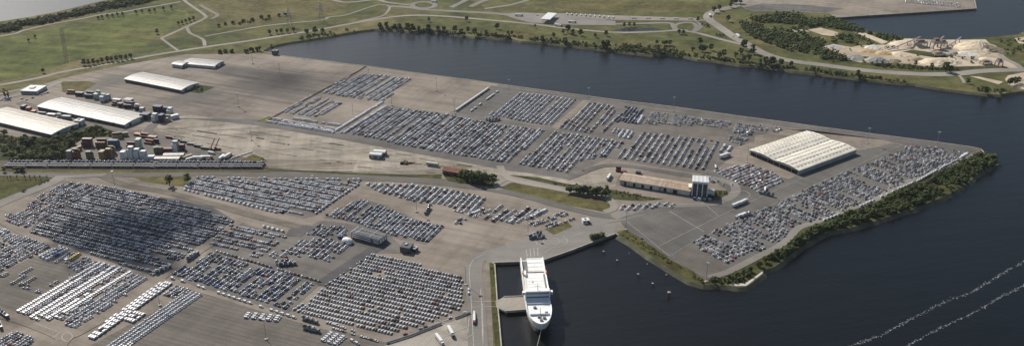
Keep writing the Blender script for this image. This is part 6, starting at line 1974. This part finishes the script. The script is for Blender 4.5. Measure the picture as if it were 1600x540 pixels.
trees([(1112, 438, .7), (1125, 440, .7), (1140, 436, .8), (1150, 431, .9), (1160, 436, .7), (1172, 424, 1), (1185, 416, 1.1), (1195, 410, 1.1), (1206, 404, 1.2), (1213, 398, 1.1), (1170, 431, .7), (1142, 442, .6), (1095, 440, .6)], 'olive', .75, 'olive shrub %s from the left at the pier point', 'shrubs at the pier point', 'bush', 'bush')

def thicket(name, label, areas, mat, size, spacing, gap=.33, seed=1):
    """one mass of clumps for scrub nobody could count"""
    protos = []
    for k in range(4):
        me = crown_mesh(seed * 50 + k, 1.0, 0, 1.35, mat, clumps=7, leaves=46)
        co = np.array([v.co[:] for v in me.vertices]); fc = [tuple(p.vertices) for p in me.polygons]
        protos.append((co, np.array(fc)))
        bpy.data.meshes.remove(me)
    rr = random.Random(seed)
    VV, FF, n0 = [], [], 0
    for poly, dens in areas:
        P = [tuple(G(*p)[:2]) for p in poly]
        x0, x1 = min(p[0] for p in P), max(p[0] for p in P); y0, y1 = min(p[1] for p in P), max(p[1] for p in P)
        n = int((x1 - x0) * (y1 - y0) / spacing ** 2 * dens)
        sd = rr.uniform(0, 9)
        for _ in range(n):
            x, y = rr.uniform(x0, x1), rr.uniform(y0, y1)
            if not inside(P, x, y) or clump(x, y, .05, sd) < gap:
                continue
            co, fc = protos[rr.randrange(4)]
            a = rr.uniform(0, 6.28); s = size * rr.uniform(.5, 1.25)
            c, s_ = math.cos(a) * s, math.sin(a) * s
            q = np.empty_like(co)
            q[:, 0] = co[:, 0] * c - co[:, 1] * s_ + x; q[:, 1] = co[:, 0] * s_ + co[:, 1] * c + y; q[:, 2] = co[:, 2] * s * rr.uniform(.7, 1.15)
            VV.append(q); FF.append(fc + n0); n0 += len(co)
    V, Fc = np.concatenate(VV), np.concatenate(FF)
    me = bpy.data.meshes.new(name)
    me.vertices.add(len(V)); me.vertices.foreach_set('co', V.reshape(-1))
    me.loops.add(Fc.size); me.loops.foreach_set('vertex_index', Fc.reshape(-1).astype(np.int32))
    me.polygons.add(len(Fc)); me.polygons.foreach_set('loop_start', np.arange(len(Fc), dtype=np.int32) * 3)
    me.materials.append(mat)
    me.update(calc_edges=True)
    link(name, me, kind='stuff', label=label, cat='scrub')
FOREST = [(1155, 35), (1180, 28), (1232, 21), (1262, 30), (1240, 38), (1205, 36), (1212, 50), (1255, 58), (1290, 62), (1282, 76), (1320, 88), (1326, 96), (1290, 95), (1262, 90), (1235, 80), (1200, 68), (1175, 58), (1160, 45)]
thicket('woodland', 'dark far wood on the rise beside the highway', [(FOREST, 1.0), ([(1182, 30), (1232, 22), (1300, 27), (1345, 46), (1330, 49), (1300, 43), (1262, 44), (1258, 58), (1215, 50), (1205, 38)], .45), ([(1300, 52), (1335, 56), (1375, 70), (1340, 72), (1330, 66), (1300, 68)], .25), ([(1280, 31), (1304, 30), (1340, 43.5), (1362, 52), (1397, 60), (1412, 61), (1392, 65), (1350, 52), (1316, 47), (1285, 42), (1245, 38)], 1.0)], LEAF, 5.2, 5.6, gap=.36, seed=2)
thicket('light_woodland', 'lighter green bushes mixed through the far wood', [(FOREST, .55), ([(1300, 72), (1345, 70), (1400, 62), (1440, 84), (1500, 86), (1540, 100), (1440, 102), (1340, 97)], .10)], LEAFY, 3.6, 6, gap=.4, seed=12)
thicket('levee_wood', 'long dark belt of trees along the estuary shore', [([(-60, 55), (0, 42), (50, 33), (85, 26), (125, 17), (150, 10), (175, 5), (235, -8), (262, -4), (225, 6), (190, 12), (165, 16), (110, 28), (60, 40), (0, 53), (-60, 64)], 1.5)], LEAF, 4.6, 5.0, gap=.1, seed=3)
thicket('hedge_scrub', 'low scrub and hedges scattered over the far bank', [([(410, 79), (432, 70), (480, 61), (510, 56.5), (585, 44.5), (587, 41), (560, 44), (500, 53), (440, 64)], .5), ([(587, 44.5), (615, 45.5), (700, 52.5), (760, 57), (850, 65.5), (915, 73), (960, 78.5), (1020, 85.5), (1020, 83.5), (960, 76.8), (850, 63.8), (760, 55), (700, 50.5), (615, 43)], 1.3), ([(1020, 85.5), (1067, 86.5), (1120, 94.5), (1205, 104.5), (1305, 117.5), (1415, 129.5), (1415, 128), (1305, 115.5), (1205, 102.5), (1120, 92.5), (1067, 84.5), (1020, 83.8)], 1.2), ([(610, 45), (700, 52), (800, 60), (880, 68.5), (960, 77), (1020, 84), (1070, 85), (1072, 81), (980, 75), (940, 70), (800, 56), (700, 47), (615, 42)], .42),
        ([(960, 77), (1020, 84), (1055, 86), (1060, 78), (1010, 72), (960, 70)], .7), ([(1090, 91), (1155, 100), (1280, 114), (1400, 127), (1400, 124), (1290, 110), (1200, 101), (1100, 87)], .5), ([(1340, 97), (1400, 101), (1470, 108), (1560, 104), (1470, 111), (1390, 108)], .6), ([(1290, 88), (1320, 90), (1326, 97), (1292, 97)], .9),
        ([(1460, 136), (1520, 143), (1565, 147), (1577, 143), (1560, 138), (1510, 138)], .5), ([(1560, 62), (1600, 62), (1600, 100), (1575, 90)], .2), ([(1095, 38), (1105, 40), (1140, 58), (1136, 62), (1110, 52)], .5), ([(345, 44), (450, 26), (452, 24), (345, 41)], .4)], LEAF, 3.2, 4.6, seed=4)
thicket('yard_thicket', 'dense green thicket between the sheds and the containers', [([(-20, 206), (0, 212), (36, 218), (80, 217), (120, 205), (150, 198), (188, 205), (183, 212), (130, 216), (106, 234), (104, 249), (-20, 249)], 1.0)], LEAFY, 3.2, 4.2, seed=5)
thicket('spit_thicket', 'dense undergrowth on the wooded strip along the pier', [(SPIT_IN + SPIT_OUT[::-1], 1.0), ([(1100, 442), (1140, 443), (1166, 444), (1190, 423), (1225, 401), (1222, 392), (1196, 404), (1164, 422), (1140, 433), (1112, 439)], .6)], LEAF, 2.9, 3.0, seed=6)
thicket('bank_scrub', 'rough scrub on the grass slope below the pier corner', [([(968, 366), (1000, 385), (1057, 422), (1082, 434), (1100, 441), (1082, 426), (1050, 408), (1000, 374), (976, 360)], .5), ([(765, 413), (770, 412), (780, 520), (776, 520)], .25)], LEAFY, 1.3, 2.6, seed=7)
thicket('track_scrub', 'weeds and scrub along the old tracks and verges', [([(690, 271), (720, 272), (790, 283), (775, 291), (740, 289), (700, 282)], .6), ([(800, 275), (885, 288), (960, 298), (1030, 311), (1000, 311), (945, 302), (890, 292), (830, 280)], .7), ([(380, 250), (395, 243), (408, 246), (414, 251)], .5), ([(286, 142), (306, 133), (334, 136), (312, 145)], .6),
        ([(1102, 305), (1112, 298), (1136, 298), (1139, 305), (1121, 314)], .5), ([(402, 190), (420, 184), (432, 187), (418, 192)], .4), ([(0, 318), (84, 279), (80, 279), (0, 313)], .7)], LEAFY, 1.8, 3.2, seed=8)

# ------------------------------------------------------------------ the remaining vehicles, one mass per kind
for kind, fl in rest:
    mass('parked_%s_mass' % kind, kind, fl + [f for f in FLEET2 if f[0] == kind], 'countless parked %ss filling the lots of the terminal beyond the nearest lines' % kind)
print('fleet', len(FLEET), [len(r[1]) for r in rest], 'objects', len(bpy.data.objects))

# dark scrap heap on the gravel
q = G(638, 255)
rr_ = random.Random(8)
t = thing('scrap_heap', 'dark scrap heap on the gravel between huts and silver tank', 'heap', (q.x, q.y, Z5))
for k in range(9):
    b = MB(); x, y, sz = rr_.uniform(-8, 7), rr_.uniform(-4, 4), rr_.uniform(1.5, 3)
    b.box(x - sz, x + sz, y - sz * .7, y + sz * .7, 0, rr_.uniform(1, 2.6), (WALLD, DARK, RUST)[k % 3], tx=.4, ty=.3); b.obj('block', t)

# ------------------------------------------------------------------ two small clouds, whose shade lies on the yards
CLOUD = bpy.data.materials.new('cloud')
CLOUD.use_nodes = True
cp = CLOUD.node_tree.nodes['Principled BSDF']
cp.inputs['Base Color'].default_value = (.9, .9, .9, 1)
cp.inputs['Roughness'].default_value = 1
cp.inputs['Alpha'].default_value = 0.36
def cloud(px, py, rx, ry, n, alt, size, seed, ang=0.0):
    q = G(px, py) + sdir * (alt / sdir.z)
    rr = random.Random(seed)
    b = MB(); i = b.mi(CLOUD)
    for k in range(n):
        a, f = rr.uniform(0, 6.283), rr.random() ** .75
        r = rr.uniform(10, 20) * (1.2 - .5 * f) * size
        x, y = rx * f * math.cos(a), ry * f * math.sin(a)
        c, s_ = math.cos(ang), math.sin(ang)
        vs, fs = ico(r, seed * 1000 + k, .2)
        n0 = len(b.v)
        b.v += [(x * c - y * s_ + p[0], x * s_ + y * c + p[1], rr.uniform(-9, 9) * (1 - f) + p[2] * .6) for p in vs]
        b.f += [tuple(n0 + j for j in g) for g in fs]; b.m += [i] * len(fs)
    link('cloud', b.mesh('cloud'), None, q, kind='structure')
cloud(222, 368, 104, 78, 74, 1000, 1.0, 3, -.3)
cloud(425, 126, 230, 120, 58, 4600, .9, 4, .3)

# ------------------------------------------------------------------ summer haze
hz = MB()
hz.box(-2600, 2600, -60, 3600, -8, H + 12, DARK)
ho = hz.obj('haze', kind='stuff')
hm = bpy.data.materials.new('haze air')
hm.use_nodes = True
ht = hm.node_tree
for n in list(ht.nodes):
    ht.nodes.remove(n)
out = ht.nodes.new('ShaderNodeOutputMaterial')
pv = ht.nodes.new('ShaderNodeVolumePrincipled')
pv.inputs['Color'].default_value = (0.86, 0.90, 0.96, 1)
pv.inputs['Density'].default_value = 0.00002
pv.inputs['Anisotropy'].default_value = 0.35
ht.links.new(pv.outputs[0], out.inputs['Volume'])
ho.data.materials.clear()
ho.data.materials.append(hm)
